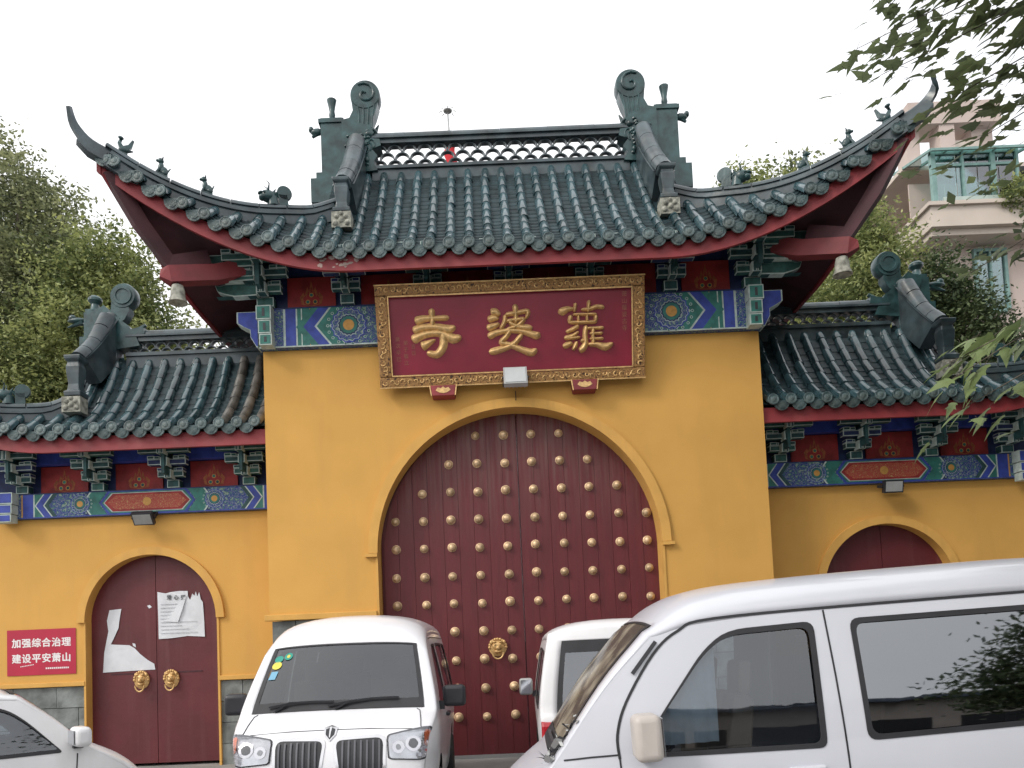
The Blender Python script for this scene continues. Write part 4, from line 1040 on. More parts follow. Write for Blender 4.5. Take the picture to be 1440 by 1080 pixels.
# faint vertical inscriptions
def smalltext(txt, size, mt, M, parent, world, name, ext=0.001, offset=0.0, spacing=1.0):
    me = text_mesh(txt, size, ext, offset, spacing); me.materials.clear(); me.materials.append(mt)
    o = bpy.data.objects.new(name, me); link(o, parent, world @ M); return o
RX = Matrix.Rotation(PI/2, 4, 'X')
M_fgold = mat('faded_gold_ink', (0.30, 0.10, 0.07), 0.6, var=0.3)
for i, ch in enumerate('萧山蘿婆古寺'): smalltext(ch, 0.075, M_fgold, T(1.50, -.033, 1.07-i*.085) @ RX, SB, SB_T, 'inscription')
for k, col in enumerate(('歲次辛巳', '弟子敬立', '吉日')):
    for i, ch in enumerate(col): smalltext(ch, 0.065, M_fgold, T(-1.50+.10*k, -.033, .62-i*.085-.05*k) @ RX, SB, SB_T, 'inscription')
# two carved rests below the board
for i, x in enumerate((-.93, .95)):
    R = empty('signboard_rest', ('carved red and gilt rest under the left half of the signboard', 'carved red and gilt rest under the right half of the signboard')[i], 'bracket', T(x, -.1, 4.93), group='carved rests under the signboard')
    b = MB(); b.prism([(x-.15, 4.86), (x+.15, 4.86), (x+.17, 5.0), (x-.17, 5.0)], -.20, 0, M_fas); b.obj('block', R, bevel=0.01)
    b = MB(); b.flat([(x+dx, 4.87+dz) for dx, dz in ((-.10, .06), (-.07, .10), (-.03, .085), (0, .11), (.03, .085), (.07, .10), (.10, .06), (.05, .03), (0, .02), (-.05, .03))], -.206, M_gold)
    for s in (-1, 1): b.prism([(x+s*.15, 4.86), (x+s*.165, 4.86), (x+s*.185, 5.0), (x+s*.17, 5.0)], -.205, -.195, M_gold)
    b.obj('gilt_carving', R)

# floodlights
def flood(name, lab, x, y, z, w, h, face, tilt, body, glass, grp=None):
    Mx = T(x, y, z) @ Matrix.Rotation(math.radians(tilt), 4, 'X')
    R = empty(name, lab, 'floodlight', Mx, grp)
    b = MB(); b.box(-w/2, w/2, -.07, .0, -h/2, h/2, body)
    for i in range(6): b.box(-w/2+.015+i*(w-.03)/5.5, -w/2+.022+i*(w-.03)/5.5, .0, .03, -h/2+.01, h/2-.01, body)
    b.obj('housing', R, world=Mx, bevel=0.006)
    b = MB(); b.box(-w/2+.02, w/2-.02, -.078, -.071, -h/2+.02, h/2-.02, glass); b.obj('lens', R, world=Mx)
    b = MB()
    for s in (-1, 1): b.box(*sorted((s*(w/2+.004), s*(w/2+.014))), -.04, .10, -.02, .02, M_blk); b.cyl((s*(w/2), -.03, 0), (s*(w/2+.022), -.03, 0), .014, .014, M_blk, 8)
    b.box(-w/2-.014, w/2+.014, .10, .112, -.02, .02, M_blk); b.obj('mounting_bracket', R, world=Mx)
flood('floodlight', 'square white floodlight fixed below the signboard above the great arch', .03, -.26, 5.02, .31, .30, 1, -28, M_lampg, mat('frosted_lens', (0.5, 0.53, 0.54), 0.2, var=0.05))
M_lens = mat('grey_lens', (0.30, 0.31, 0.31), 0.15, var=0.1)
flood('floodlight', 'small black floodlight under the painted beam over the left side door', -5.26, .55, 3.54, .29, .19, 1, 38, M_blk, M_lens, 'black floodlights over the side doors')
flood('floodlight', 'small black floodlight under the painted beam over the right side door', 5.30, .55, 3.53, .27, .18, 1, 12, M_blk, M_lens, 'black floodlights over the side doors')
b = MB(); b.sweep(resample([(.03, -.08, 4.92), (.035, -.05, 4.84), (.03, -.05, 4.80)], 6), [(.006*math.cos(t*PI/2), .006*math.sin(t*PI/2)) for t in range(4)], M_blk)
setp(b.obj('lamp_cable'), 'short black cable hanging from the white floodlight to the arch', 'cable')

# ------------------------------------------------------------------ notices on the left wing
def sheet(b, loop, y, m, bend=0.012):
    vs, fs = filled([loop]); b.add([(x, y-bend*abs(math.sin(x*19+z*7)), z) for x, z, _ in vs], fs, m)
SGN_T = T(-6.84, .744, 1.70)
SG_ = empty('wall_notice', 'crimson notice with two rows of white characters pasted beside the left side door', 'notice', SGN_T)
b = MB(); b.box(-.49, .49, -.004, .0, -.325, .325, M_sign); b.obj('notice_panel', SG_, world=SGN_T)
def boldtext(ch, size, x, z):
    me = text_mesh(ch, size, 0.0004); vs = [v.co.copy() for v in me.vertices]; fs = [tuple(p.vertices) for p in me.polygons]; q = MB()
    for k, (dx, dz_) in enumerate(((0, 0), (.0045, 0), (-.0045, 0), (0, .0035), (0, -.0035))):
        q.add(vs, fs, M_wprint, T(x+dx, -.0052-.0001*k, z+dz_) @ RX)
    q.obj('printed_character', SG_, world=SGN_T, fix=False)
for i, ch in enumerate('加强综合治理'): boldtext(ch, .135, -.355+i*.142, .125)
for i, ch in enumerate('建设平安萧山'): boldtext(ch, .135, -.355+i*.142, -.095)
b = MB()
for i in range(12): b.box(.06+i*.028, .08+i*.028, -.0062, -.0045, -.245, -.222, M_wprint)
for i in range(9): b.box(-.30+i*.022, -.286+i*.022, -.0062, -.0045, -.205+.003*i, -.192+.003*i, M_wprint)
b.obj('small_print', SG_, world=SGN_T, kind='stuff')
# torn papers, outlines measured on the door (x,z at y=.9)
def dz(u, v): # door coordinates from measured offsets
    return (-5.25+(u-219+0.012*(v-900)*-1)*0.01015, 1.24-(v-961)*0.0104+ (u-219)*-0.00043)
tp = [(150.5, 865.5), (167.5, 863.5), (165, 878), (163.5, 890), (158, 902), (152.5, 913), (179, 914), (186, 918), (194, 926), (205, 934.5), (214, 939.5), (215.5, 947.5), (180, 949.5), (141.5, 952), (143, 925), (149, 895), (147, 880)]
b = MB(); sheet(b, [dz(*p) for p in tp], .893, M_paper, .004); b.flat([dz(*p) for p in ((183, 911), (187, 912), (188, 917), (184, 915))], .894, M_paper)
b.flat([dz(*p) for p in ((204, 859), (208, 858), (211, 861), (207, 863))], .894, M_paper)
setp(b.obj('torn_paper'), 'torn blank white paper remnant shaped like a boot on the left side door', 'paper')
NT = empty('torn_notice', 'torn crumpled white printed notice on the right leaf of the left side door', 'notice', T(-4.9, .89, 2.0))
tp = [(219, 840), (231, 842), (238, 840), (250, 838.5), (262.5, 838.5), (263, 846), (266, 851), (269, 842), (272, 845), (274, 839), (276, 846), (279, 840), (281, 850), (284, 854), (285.5, 880), (286.5, 902), (262, 901), (240, 904), (221, 905.5), (220, 870)]
b = MB(); sheet(b, [dz(*p) for p in tp], .893, M_paper, .010); b.obj('sheet', NT)
b = MB(); b.add([(x, y, z) for (x, z), y in zip([dz(*p) for p in ((262, 843), (255, 866), (249, 882), (227, 881))], (.875, .86, .868, .882))], [(0, 1, 2, 3)], M_paper); b.obj('folded_flap', NT)
for i, ch in enumerate('爱心粥'):
    x, z = dz(236.5+i*10, 848); smalltext(ch, .072, M_ink, T(x, .872, z) @ RX, NT, Matrix.Identity(4), 'printed_character', .0005, .002)
b = MB(); random.seed(5)
for i in range(9):
    x, z = dz(224, 858+i*5); L_ = random.uniform(.18, .28) if i < 5 else random.uniform(.3, .55)
    b.box(x, x+L_, .8775, .8785, z, z+.007, M_inkl)
b.obj('small_print', NT, kind='stuff')

# ------------------------------------------------------------------ vehicles
def offset_poly(chain, r):
    """inward offset of an open top outline (going front -> rear over the top); inward = below/right-hand side"""
    out = []
    n = len(chain)
    for i, (x, z) in enumerate(chain):
        a = chain[max(i-1, 0)]; c = chain[min(i+1, n-1)]
        dx, dz_ = c[0]-a[0], c[1]-a[1]; L = math.hypot(dx, dz_) or 1
        nx, nz = dz_/L, -dx/L      # to the right of travel
        out.append((x+nx*r[i], z+nz*r[i]))
    return out
def smooth_chain(pts, per=4):
    """pts (x,z,r,tag,sharp) -> dense chain"""
    P = [Vector((p[0], p[1], p[2])) for p in pts]; out = []; tags = []
    m = len(P)-1
    for k in range(m):
        p0, p1, p2, p3 = P[max(k-1, 0)], P[k], P[k+1], P[min(k+2, m)]
        if len(pts[k]) > 4: p0 = p1-(p2-p1)
        if len(pts[k+1]) > 4: p3 = p2+(p2-p1)
        for i in range(per):
            f = i/per
            out.append(0.5*((2*p1)+(p2-p0)*f+(2*p0-5*p1+4*p2-p3)*f*f+(3*p1-p0-3*p2+p3)*f**3)); tags.append(pts[k][3])
    out.append(P[-1]); tags.append(pts[-1][3])
    return [(p.x, p.y) for p in out], [max(0.01, p.z) for p in out], tags

class Car:
    """local frame: x from nose to tail, y across, z up. side(x,z) is the half width"""
    def __init__(s, chain, hw, belt, top, tum, front=0.35, rear=0.2, ft=0.14, rt=0.06, crown=2.4):
        s.__dict__.update(locals()); s.ch, s.r, s.tags = smooth_chain(chain); s.inn = offset_poly(s.ch, s.r)
        s.L = max(p[0] for p in s.ch)
    def side(s, x, z):
        w = s.hw
        if z > s.belt: w -= s.tum*((z-s.belt)/(s.top-s.belt))**1.25
        else: w -= 0.05*max(0, (s.belt-0.25-z)/0.6)**2 - 0.012*math.sin(min(1, max(0, (s.belt-z)/0.35))*PI)
        if x < s.front: w -= s.ft*(1-max(0, x)/s.front)**2.2
        if x > s.L-s.rear: w -= s.rt*((x-(s.L-s.rear))/s.rear)**2
        return w
    def panel(s, loops, sgn, off, m, grid=0.09, thick=0.0):
        """closed (x,z) outlines laid on the body side with the given offset outwards"""
        vs, fs = filled(loops)
        bm = bmesh.new(); V = [bm.verts.new((x, z, 0)) for x, z, _ in vs]
        for f in fs:
            try: bm.faces.new([V[i] for i in f])
            except ValueError: pass
        xs = [v[0] for v in vs]; zs = [v[1] for v in vs]
        for a, lo, hi, nr in ((0, min(xs), max(xs), (1, 0, 0)), (1, min(zs), max(zs), (0, 1, 0))):
            n = int((hi-lo)/grid)
            for i in range(1, n+1):
                c = [0, 0, 0]; c[a] = lo+(hi-lo)*i/(n+1)
                bmesh.ops.bisect_plane(bm, geom=bm.verts[:]+bm.edges[:]+bm.faces[:], plane_co=c, plane_no=nr)
        bmesh.ops.triangulate(bm, faces=[f for f in bm.faces if len(f.verts) > 4])
        b = MB(); bm.verts.ensure_lookup_table(); bm.verts.index_update()
        b.add([(v.co.x, sgn*(s.side(v.co.x, v.co.y)+off), v.co.y) for v in bm.verts], [tuple(v.index for v in f.verts) for f in bm.faces], m)
        bm.free(); return b
    def ribbon(s, b, pts, sgn, w, off, m):
        """thin strip along a (x,z) polyline on the body side"""
        P = [Vector((x, z)) for x, z in pts]; P = [P[i].lerp(P[i+1], k/8) for i in range(len(P)-1) for k in range(8)]+[P[-1]]; vs = []
        for i, p in enumerate(P):
            d = (P[min(i+1, len(P)-1)]-P[max(i-1, 0)]).normalized(); n = Vector((-d.y, d.x))*w/2
            for q in (p-n, p+n): vs.append((q.x, sgn*(s.side(q.x, q.y)+off), q.y))
        b.add(vs, [(2*i, 2*i+1, 2*i+3, 2*i+2) for i in range(len(P)-1)], m)
    def wrap_pt(s, i, t, lift=0.0):
        """point on the wrapped top/front/rear skin: i chain index (float), t in -1..1 across"""
        k = min(int(i), len(s.ch)-2); f = i-k
        L2 = lambda a, c: (a[0]+(c[0]-a[0])*f, a[1]+(c[1]-a[1])*f)
        o = L2(s.ch[k], s.ch[k+1]); n = L2(s.inn[k], s.inn[k+1])
        w = s.side(*n); e = abs(t)**s.crown; e = 1-(1-e)**(1/s.crown) if e < 1 else 1
        nx, nz = o[0]-n[0], o[1]-n[1]; L = math.hypot(nx, nz) or 1
        # slight plan crown of the whole front / roof
        c = 0.0
        p = (o[0]+(n[0]-o[0])*e, o[1]+(n[1]-o[1])*e)
        return Vector((p[0]+nx/L*lift, t*w, p[1]+nz/L*lift))
TS = [-1, -.985, -.96, -.92, -.87, -.8, -.7, -.55, -.35, -.12, .12, .35, .55, .7, .8, .87, .92, .96, .985, 1]
def build_body(C, root, Wd, paint, glassm, hole_tags, wins_l, arches, name='body', glass_side=None, tlim=0.87, sill=0.30, extra_tags={}):
    """wrap skin with glazed stretches, two side panels with window holes"""
    n = len(C.ch); k = len(TS); sk = MB(); gl = {}
    V = [[C.wrap_pt(i, t) for t in TS] for i in range(n)]
    flat = [p for row in V for p in row]; F = []
    for i in range(n-1):
        for j in range(k-1):
            tg = C.tags[i]
            if tg in hole_tags and TS[j] >= -tlim-1e-6 and TS[j+1] <= tlim+1e-6:
                gl.setdefault(tg, []).append((i*k+j, i*k+j+1, (i+1)*k+j+1, (i+1)*k+j)); continue
            F.append((i*k+j, i*k+j+1, (i+1)*k+j+1, (i+1)*k+j))
    sk.add(flat, F, paint); body = sk.obj(name, root, smooth=True, angle=50, world=Wd)
    md = body.modifiers.new('thickness', 'SOLIDIFY'); md.thickness = 0.012; md.offset = -1
    for tg, fs in gl.items():
        g = MB(); g.add(flat, fs, glassm.get(tg, G_ws)); me = g.obj({'ws': 'windshield', 'rw': 'rear_window'}[tg], root, smooth=True, world=Wd)
        bm = bmesh.new(); bm.from_mesh(me.data); bmesh.ops.delete(bm, geom=[v for v in bm.verts if not v.link_faces], context='VERTS'); bm.to_mesh(me.data); bm.free()
        # black border following the edge
        idx = [i for i in range(n-1) if C.tags[i] == tg]; i0, i1 = idx[0], idx[-1]+1
        se = MB(); wb = 0.045 if tg == 'ws' else 0.05
        def strip(pts_a, pts_b): se.add(pts_a+pts_b, [(q, q+1, len(pts_a)+q+1, len(pts_a)+q) for q in range(len(pts_a)-1)], M_rub)
        ts = [-tlim+2*tlim*q/24 for q in range(25)]
        tl = C.side(*C.inn[i0]); seglen = math.hypot(C.ch[i1][0]-C.ch[i0][0], C.ch[i1][1]-C.ch[i0][1])/(i1-i0)
        di = wb*1.1/seglen; dt = wb*0.8/tl
        strip([C.wrap_pt(i0, t, .004) for t in ts], [C.wrap_pt(i0+di*(1.6-abs(t)**8*0 if False else 1.3), t, .004) for t in ts])
        strip([C.wrap_pt(i1, t, .004) for t in ts], [C.wrap_pt(i1-di, t, .004) for t in ts])
        for sg in (-1, 1):
            ii = [i0+(i1-i0)*q/16 for q in range(17)]
            strip([C.wrap_pt(i, sg*tlim, .0045) for i in ii], [C.wrap_pt(i, sg*(tlim-dt), .0045) for i in ii])
        se.obj({'ws': 'windshield_seal', 'rw': 'rear_window_seal'}[tg], root, world=Wd)
    # side panels
    x_a, x_b = C.inn[0][0], C.inn[-1][0]
    low = [(x_b, sill)]
    for ax, ar in sorted(arches, reverse=True):
        low += [(ax+ar*math.cos(math.radians(a)), sill+0.02+ar*math.sin(math.radians(a))*1.02) for a in range(0, 181, 12)]
    low += [(x_a, sill)]
    out = [tuple(p) for p in C.inn] + low
    for sg in (-1, 1):
        C.panel([out]+wins_l, sg, 0.0, paint).obj('side_panel', root, smooth=True, angle=50, world=Wd)
    return body
def wheel(root, Wd, x, y, r=0.29, w=0.17, rim=None):
    M = Wd @ T(x, y, r) @ Matrix.Rotation(PI/2, 4, 'X')
    b = MB(); b.lathe([(r*.62, -w/2), (r*.93, -w/2), (r, -w/2+.03), (r, w/2-.03), (r*.93, w/2), (r*.62, w/2)], M_tyre, None, 24); t = b.obj('wheel', root, smooth=True, angle=40, world=M)
    b = MB(); b.lathe([(r*.62, -w/2+.02), (r*.60, -w/2-.004), (r*.5, -w/2+.03), (r*.2, -w/2+.02), (r*.14, -w/2-.01)], M_lampg, None, 20)
    for i in range(6):
        a = i*PI/3; b.cyl((r*.38*math.cos(a), r*.38*math.sin(a), -w/2+.015), (r*.38*math.cos(a), r*.38*math.sin(a), -w/2+.03), .03, .03, M_blk, 8)
    b.obj('wheel_rim', t, smooth=True, angle=40, world=M)
def seat(root, Wd, x, y, z=0.62, m=None, h=0.62):
    m = m or M_seat; b = MB()
    b.box(x-.22, x+.24, y-.23, y+.23, z-.14, z, m)
    b.prism([(x+.16, z-.02), (x+.30, z-.02), (x+.40, z+h-.04), (x+.36, z+h), (x+.29, z+h)], y-.22, y+.22, m)
    b.prism([(x+.34, z+h-.02), (x+.40, z+h-.02), (x+.43, z+h+.17), (x+.36, z+h+.17)], y-.13, y+.13, m)
    b.obj('seat', root, world=Wd, bevel=0.035)
def interior(C, root, Wd, dashx, rows, floor_x, belt):
    b = MB(); b.box(floor_x[0], floor_x[1], -C.hw+.12, C.hw-.12, .30, .36, M_dark)
    b.obj('cabin_floor', root, world=Wd)
    b = MB(); b.prism([(dashx-.12, belt-.28), (dashx+.30, belt-.34), (dashx+.36, belt-.08), (dashx+.22, belt+.01), (dashx-.05, belt-.02)], -C.hw+.13, C.hw-.13, M_dark); b.obj('dashboard', root, world=Wd, bevel=0.03)
    sx, sy = dashx+.48, -.36
    b = MB(); b.sweep([(sx+.09*math.cos(a*PI/10)*1, sy+.18*math.sin(a*PI/10), belt+.0+.15*math.cos(a*PI/10)) for a in range(21)], [(.014*math.cos(t*PI/3), .014*math.sin(t*PI/3)) for t in range(6)], M_blk, side=(1, 0, .3))
    b.box(sx-.02, sx+.02, sy-.16, sy+.16, belt-.02, belt+.02, M_blk); b.obj('steering_wheel', root, smooth=True, angle=40, world=Wd)
    for x in rows:
        for y in (-.36, .36): seat(root, Wd, x, y, z=belt-.38)
def mirror(root, Wd, x, y, z, sg, shell, glassm, w=.10, h=.22, d=.045, arm=True, name='door_mirror'):
    """mirror housing standing out from the door; sg = side"""
    b = MB()
    M = Wd @ T(x, y+sg*(.06+w/2), z)
    b.box(-d, .06, -w/2-.03, w/2+.03, -h/2, h/2, shell)
    o = b.obj(name, root, world=M, smooth=True, angle=60)
    mo = o.modifiers.new('bevel', 'BEVEL'); mo.width = .035; mo.segments = 4; mo.limit_method = 'ANGLE'
    b = MB(); b.box(.0601, .066, -w/2-.01, w/2+.01, -h/2+.02, h/2-.02, glassm); b.obj('mirror_glass', o, world=M)
    b = MB(); b.box(-.03, .03, -sg*(w/2+.09) if sg > 0 else w/2+.02, -sg*(w/2+.02) if sg > 0 else w/2+.09, -h/2-.02, -h/2+.05, M_blk); b.obj('mirror_arm', o, world=M)
M_mir = mat('mirror_glass', (0.6, 0.62, 0.65), 0.05, metal=1.0, var=0.02)

def gaps(C, root, Wd, sg, lines, w=.009, off=.003):
    for L in lines:
        b = MB(); C.ribbon(b, L, sg, w, off, M_rub); b.obj('door_gap', root, world=Wd)
# ---- nearest van: side view, nose to the left, resting slightly nose down
Wn = T(-0.56, -6.34+0.775, 0) @ T(1.4, -.775, 0) @ Matrix.Rotation(math.radians(-2.0), 4, 'Z') @ T(-1.4, .775, 0) @ T(.96, 0, 1.0) @ Matrix.Rotation(math.radians(-2.4), 4, 'Y') @ T(-.96, 0, -1.0)
chain = [(0.13, .30, .06, 'b'), (0.10, .48, .07, 'b'), (0.11, .70, .08, 'b'), (0.17, .78, .07, 'b'), (0.28, .865, .05, 'hood'), (0.42, .955, .035, 'hood', 1), (0.45, .985, .03, 'ws', 1),
         (0.72, 1.36, .05, 'ws'), (0.97, 1.63, .07, 'ws', 1), (1.02, 1.67, .10, 'roof'), (1.16, 1.765, .16, 'roof'), (1.33, 1.82, .19, 'roof'), (1.65, 1.85, .205, 'roof'), (2.4, 1.86, .205, 'roof'), (3.3, 1.85, .205, 'roof'),
         (3.66, 1.80, .15, 'roof'), (3.77, 1.62, .06, 'b', 1), (3.84, 1.06, .05, 'b'), (3.88, .80, .05, 'b'), (3.88, .32, .05, 'b')]
Cn = Car(chain, .765, 1.0, 1.66, .085, front=1.3, ft=.30)
NV = empty('parked_van', 'nearest white van seen from the side at lower right, with dark tinted rear side windows', 'van', Wn)
def rounded(poly, r=.04, n=4):
    out = []
    m = len(poly)
    for i, p in enumerate(poly):
        rr = r if not isinstance(r, (list, tuple)) else r[i]
        a = Vector(poly[i-1]); c = Vector(poly[(i+1) % m]); p = Vector(p)
        u = (a-p); v = (c-p); lu = min(rr, u.length*.45); lv = min(rr, v.length*.45); A = p+u.normalized()*lu; B = p+v.normalized()*lv
        for k in range(n+1):
            t = k/n; out.append(tuple(A*(1-t)**2+p*2*t*(1-t)+B*t*t))
    return out
def grow(poly, d):
    c = Vector((sum(p[0] for p in poly)/len(poly), sum(p[1] for p in poly)/len(poly))); xs = [p[0] for p in poly]; zs = [p[1] for p in poly]
    W2 = (max(xs)-min(xs))/2; H2 = (max(zs)-min(zs))/2
    return [(c.x+(p[0]-c.x)*(W2+d)/W2, c.y+(p[1]-c.y)*(H2+d)/H2) for p in poly]
fd = rounded([(0.97, 1.00), (0.90, 1.01), (1.08, 1.24), (1.27, 1.47), (1.40, 1.560), (1.82, 1.568), (1.80, .985)], [.02, .05, .05, .08, .10, .05, .04])
rd = rounded([(2.05, 1.568), (3.00, 1.562), (2.98, 1.02), (2.05, 1.005)], .05)
qd = rounded([(3.12, 1.56), (3.60, 1.55), (3.66, 1.05), (3.12, 1.03)], .06)
wins = [fd, rd, qd]
build_body(Cn, NV, Wn, M_nearw, {'ws': G_dust}, ('ws',), wins, [(.72, .36), (3.02, .36)])
for sg in (-1, 1):
    for i, wn in enumerate(wins):
        Cn.panel([wn], sg, -.012, G_clear if i == 0 else G_dark).obj('side_window', NV, smooth=True, world=Wn)
        Cn.panel([grow(wn, .024), grow(wn, -.004)], sg, .004, M_rub).obj('window_seal', NV, smooth=True, world=Wn)
    b = MB()
    dr = smooth_chain([(.80, .98, 0, 0), (.80, 1.10, 0, 0), (.86, 1.26, 0, 0), (1.02, 1.49, 0, 0), (1.16, 1.60, 0, 0), (1.35, 1.648, 0, 0), (2.2, 1.655, 0, 0), (3.7, 1.645, 0, 0)], 5)[0]
    Cn.ribbon(b, dr, sg, .014, .0035, M_rub)
    b.obj('drip_moulding', NV, world=Wn)
    gaps(Cn, NV, Wn, sg, [[(.80, .98), (.81, .7), (.86, .5), (.90, .34)], [(1.905, 1.645), (1.915, 1.3), (1.92, 1.0), (1.92, .34)], [(3.06, 1.645), (3.07, 1.0), (3.06, .7)], [(.52, .985), (.66, .995), (.795, 1.0)]])
    b = MB(); b.box(1.62, 1.80, *sorted((sg*(Cn.side(1.7, .87)), sg*(Cn.side(1.7, .87)+.03))), .855, .885, M_nearw); b.obj('door_handle', NV, world=Wn, bevel=.01)
    mirror(NV, Wn, .93, sg*.77, 1.10, sg, M_mirsh, M_mir, w=.12, h=.225, d=.075)
    b = Cn.panel([rounded([(.875, 1.00), (.90, 1.14), (1.0, 1.20), (1.02, .985)], .03)], sg, .006, M_white2); b.obj('mirror_base', NV, smooth=True, world=Wn)
interior(Cn, NV, Wn, .62, (1.15, 2.15, 2.9), (.35, 3.8), 1.0)
for sx, sy in ((.72, -.70), (.72, .70), (3.02, -.70), (3.02, .70)): wheel(NV, Wn, sx, sy)
for sg in (-1, 1):
    b = MB(); Cn.panel([rounded([(.02, .60), (.06, .80), (.30, .86), (.20, .66)], .03)], sg, .006, G_lamp)
b = MB(); random.seed(11)
for i in range(46): # heap of wiper linkage, leaves and film at the foot of the windshield
    t = random.uniform(-.97, -.80); p = Cn.wrap_pt(24+random.uniform(-1.6, 2.2), t, .012)
    a = Vector((random.uniform(-1, 1), random.uniform(-1, 1), random.uniform(-.2, 1)))*.035; c = Vector((random.uniform(-1, 1), random.uniform(-1, 1), random.uniform(-.3, 1)))*.035
    b.add([p, p+a, p+a+c, p+c*.8], [(0, 1, 2, 3)], random.choice((M_lampg, M_blk, M_lampg, M_chr)))
b.obj('crumpled_foil', NV, kind='stuff', world=Wn)
b = MB(); P_ = [Cn.wrap_pt(24.6, t, .02) for t in (-.75, -.3, .1)]; b.sweep(P_, [(-.008, -.008), (.008, -.008), (.008, .008), (-.008, .008)], M_blk)
b.obj('wiper', NV, world=Wn)
b = MB()
q = [(0.905, 1.40), (1.04, 1.555)]
Cn.ribbon(b, q, -1, .020, .012, M_blk); b.obj('pillar_clip', NV, world=Wn)
# sheet of paper and cloth behind the near front window
b = MB(); b.box(1.02, 1.26, -.60, -.598, 1.08, 1.22, M_paper); b.obj('paper_on_dashboard', NV, world=Wn)
cur = MB(); vs = []
for i in range(13):
    for z in (1.02, 1.60): vs.append((1.02+.30*i/12+(.02 if z > 1.3 else 0), -.66+.012*math.sin(i*1.9), z))
cur.add(vs, [(2*i, 2*i+1, 2*i+3, 2*i+2) for i in range(12)], mat('pale_curtain_cloth', (0.45, 0.5, 0.52), .9, var=.1)); cur.obj('side_curtain', NV, smooth=True, world=Wn)

# ---- white van facing the camera, left of the arch
Wl = T(-1.63, -4.50, 0) @ Matrix.Rotation(math.radians(91.2), 4, 'Z')
chain = [(0.06, .22, .05, 'b'), (0.0, .36, .08, 'b'), (0.0, .60, .09, 'b'), (0.03, .80, .08, 'b'), (0.10, .945, .07, 'hood'), (0.24, 1.02, .06, 'hood'), (0.40, 1.085, .045, 'hood', 1), (0.44, 1.10, .035, 'ws', 1),
         (0.64, 1.35, .05, 'ws'), (0.84, 1.585, .07, 'ws', 1), (0.88, 1.625, .09, 'roof'), (1.00, 1.735, .15, 'roof'), (1.16, 1.825, .19, 'roof'), (1.4, 1.875, .21, 'roof'), (2.2, 1.90, .21, 'roof'), (3.3, 1.88, .2, 'roof'),
         (3.66, 1.80, .15, 'roof'), (3.77, 1.62, .06, 'b', 1), (3.84, 1.06, .05, 'b'), (3.86, .32, .05, 'b')]
Cl = Car(chain, .79, 1.05, 1.66, .12, front=.55, ft=.13)
LV = empty('parked_van', 'white van facing the camera with twin black grilles and stickers inside its windshield', 'van', Wl)
fd = rounded([(0.86, 1.06), (1.25, 1.48), (1.38, 1.57), (1.80, 1.575), (1.80, 1.03)], [.04, .08, .08, .05, .04])
rd = rounded([(2.0, 1.575), (2.95, 1.57), (2.95, 1.04), (2.0, 1.03)], .05); qd = rounded([(3.08, 1.57), (3.58, 1.55), (3.62, 1.08), (3.08, 1.05)], .06)
build_body(Cl, LV, Wl, M_white, {'ws': glass_mat('dark_windshield_glass', (0.30, 0.33, 0.34), 0.07)}, ('ws',), [fd, rd, qd], [(.70, .36), (3.02, .36)])
for sg in (-1, 1):
    for i, wn in enumerate((fd, rd, qd)):
        Cl.panel([wn], sg, -.01, G_clear if i == 0 else G_dark).obj('side_window', LV, smooth=True, world=Wl)
        Cl.panel([grow(wn, .022), grow(wn, -.004)], sg, .004, M_rub).obj('window_seal', LV, smooth=True, world=Wl)
    gaps(Cl, LV, Wl, sg, [smooth_chain([(.78, .36, 0, 0), (.76, .8, 0, 0), (.77, 1.06, 0, 0), (.95, 1.33, 0, 0), (1.2, 1.60, 0, 0), (1.4, 1.645, 0, 0), (2.4, 1.65, 0, 0), (3.7, 1.64, 0, 0)], 4)[0], [(1.9, 1.64), (1.91, 1.0), (1.91, .36)], [(3.02, 1.64), (3.02, .75)]])
    b = MB(); b.box(1.60, 1.80, *sorted((sg*(Cl.side(1.7, .92)), sg*(Cl.side(1.7, .92)+.035))), .905, .94, M_blk); b.obj('door_handle', LV, world=Wl, bevel=.01)
    mirror(LV, Wl, .80, sg*.79, 1.15, sg, M_blk, M_mir, w=.13, h=.18)
interior(Cl, LV, Wl, .55, (1.15, 2.1, 2.9), (.35, 3.8), 1.05)
for sx, sy in ((.70, -.71), (.70, .71), (3.02, -.71), (3.02, .71)): wheel(LV, Wl, sx, sy)
def front_patch(C, i_of_z, poly, off, m, name, root, Wd, inner=None, tfun=None, grid=.05):
    """(y,z) outline laid on the front skin"""
    vs, fs = filled([poly]+([inner] if inner else []))
    bm = bmesh.new(); V = [bm.verts.new((x, z, 0)) for x, z, _ in vs]
    for f in fs:
        try: bm.faces.new([V[i] for i in f])
        except ValueError: pass
    xs = [v[0] for v in vs]; zs = [v[1] for v in vs]
    for a, lo, hi, nr in ((0, min(xs), max(xs), (1, 0, 0)), (1, min(zs), max(zs), (0, 1, 0))):
        n = int((hi-lo)/grid)
        for i in range(1, n+1):
            c = [0, 0, 0]; c[a] = lo+(hi-lo)*i/(n+1); bmesh.ops.bisect_plane(bm, geom=bm.verts[:]+bm.edges[:]+bm.faces[:], plane_co=c, plane_no=nr)
    b = MB(); bm.verts.ensure_lookup_table(); bm.verts.index_update(); P = []
    for v in bm.verts:
        y, z = v.co.x, v.co.y
        i = i_of_z(z); w = C.side(*[C.inn[min(int(i), len(C.inn)-1)][q] for q in (0, 1)])
        P.append(C.wrap_pt(i, max(-1, min(1, y/w)), off))
    b.add(P, [tuple(v.index for v in f.verts) for f in bm.faces], m); bm.free()
    if root is None: return b
    return b.obj(name, root, smooth=True, world=Wd)
def make_iz(C, upto):
    def f(z):
        for i in range(upto):
            if C.ch[i+1][1] >= z: return i+max(0, (z-C.ch[i][1]))/(C.ch[i+1][1]-C.ch[i][1]+1e-6)
        return upto
    return f
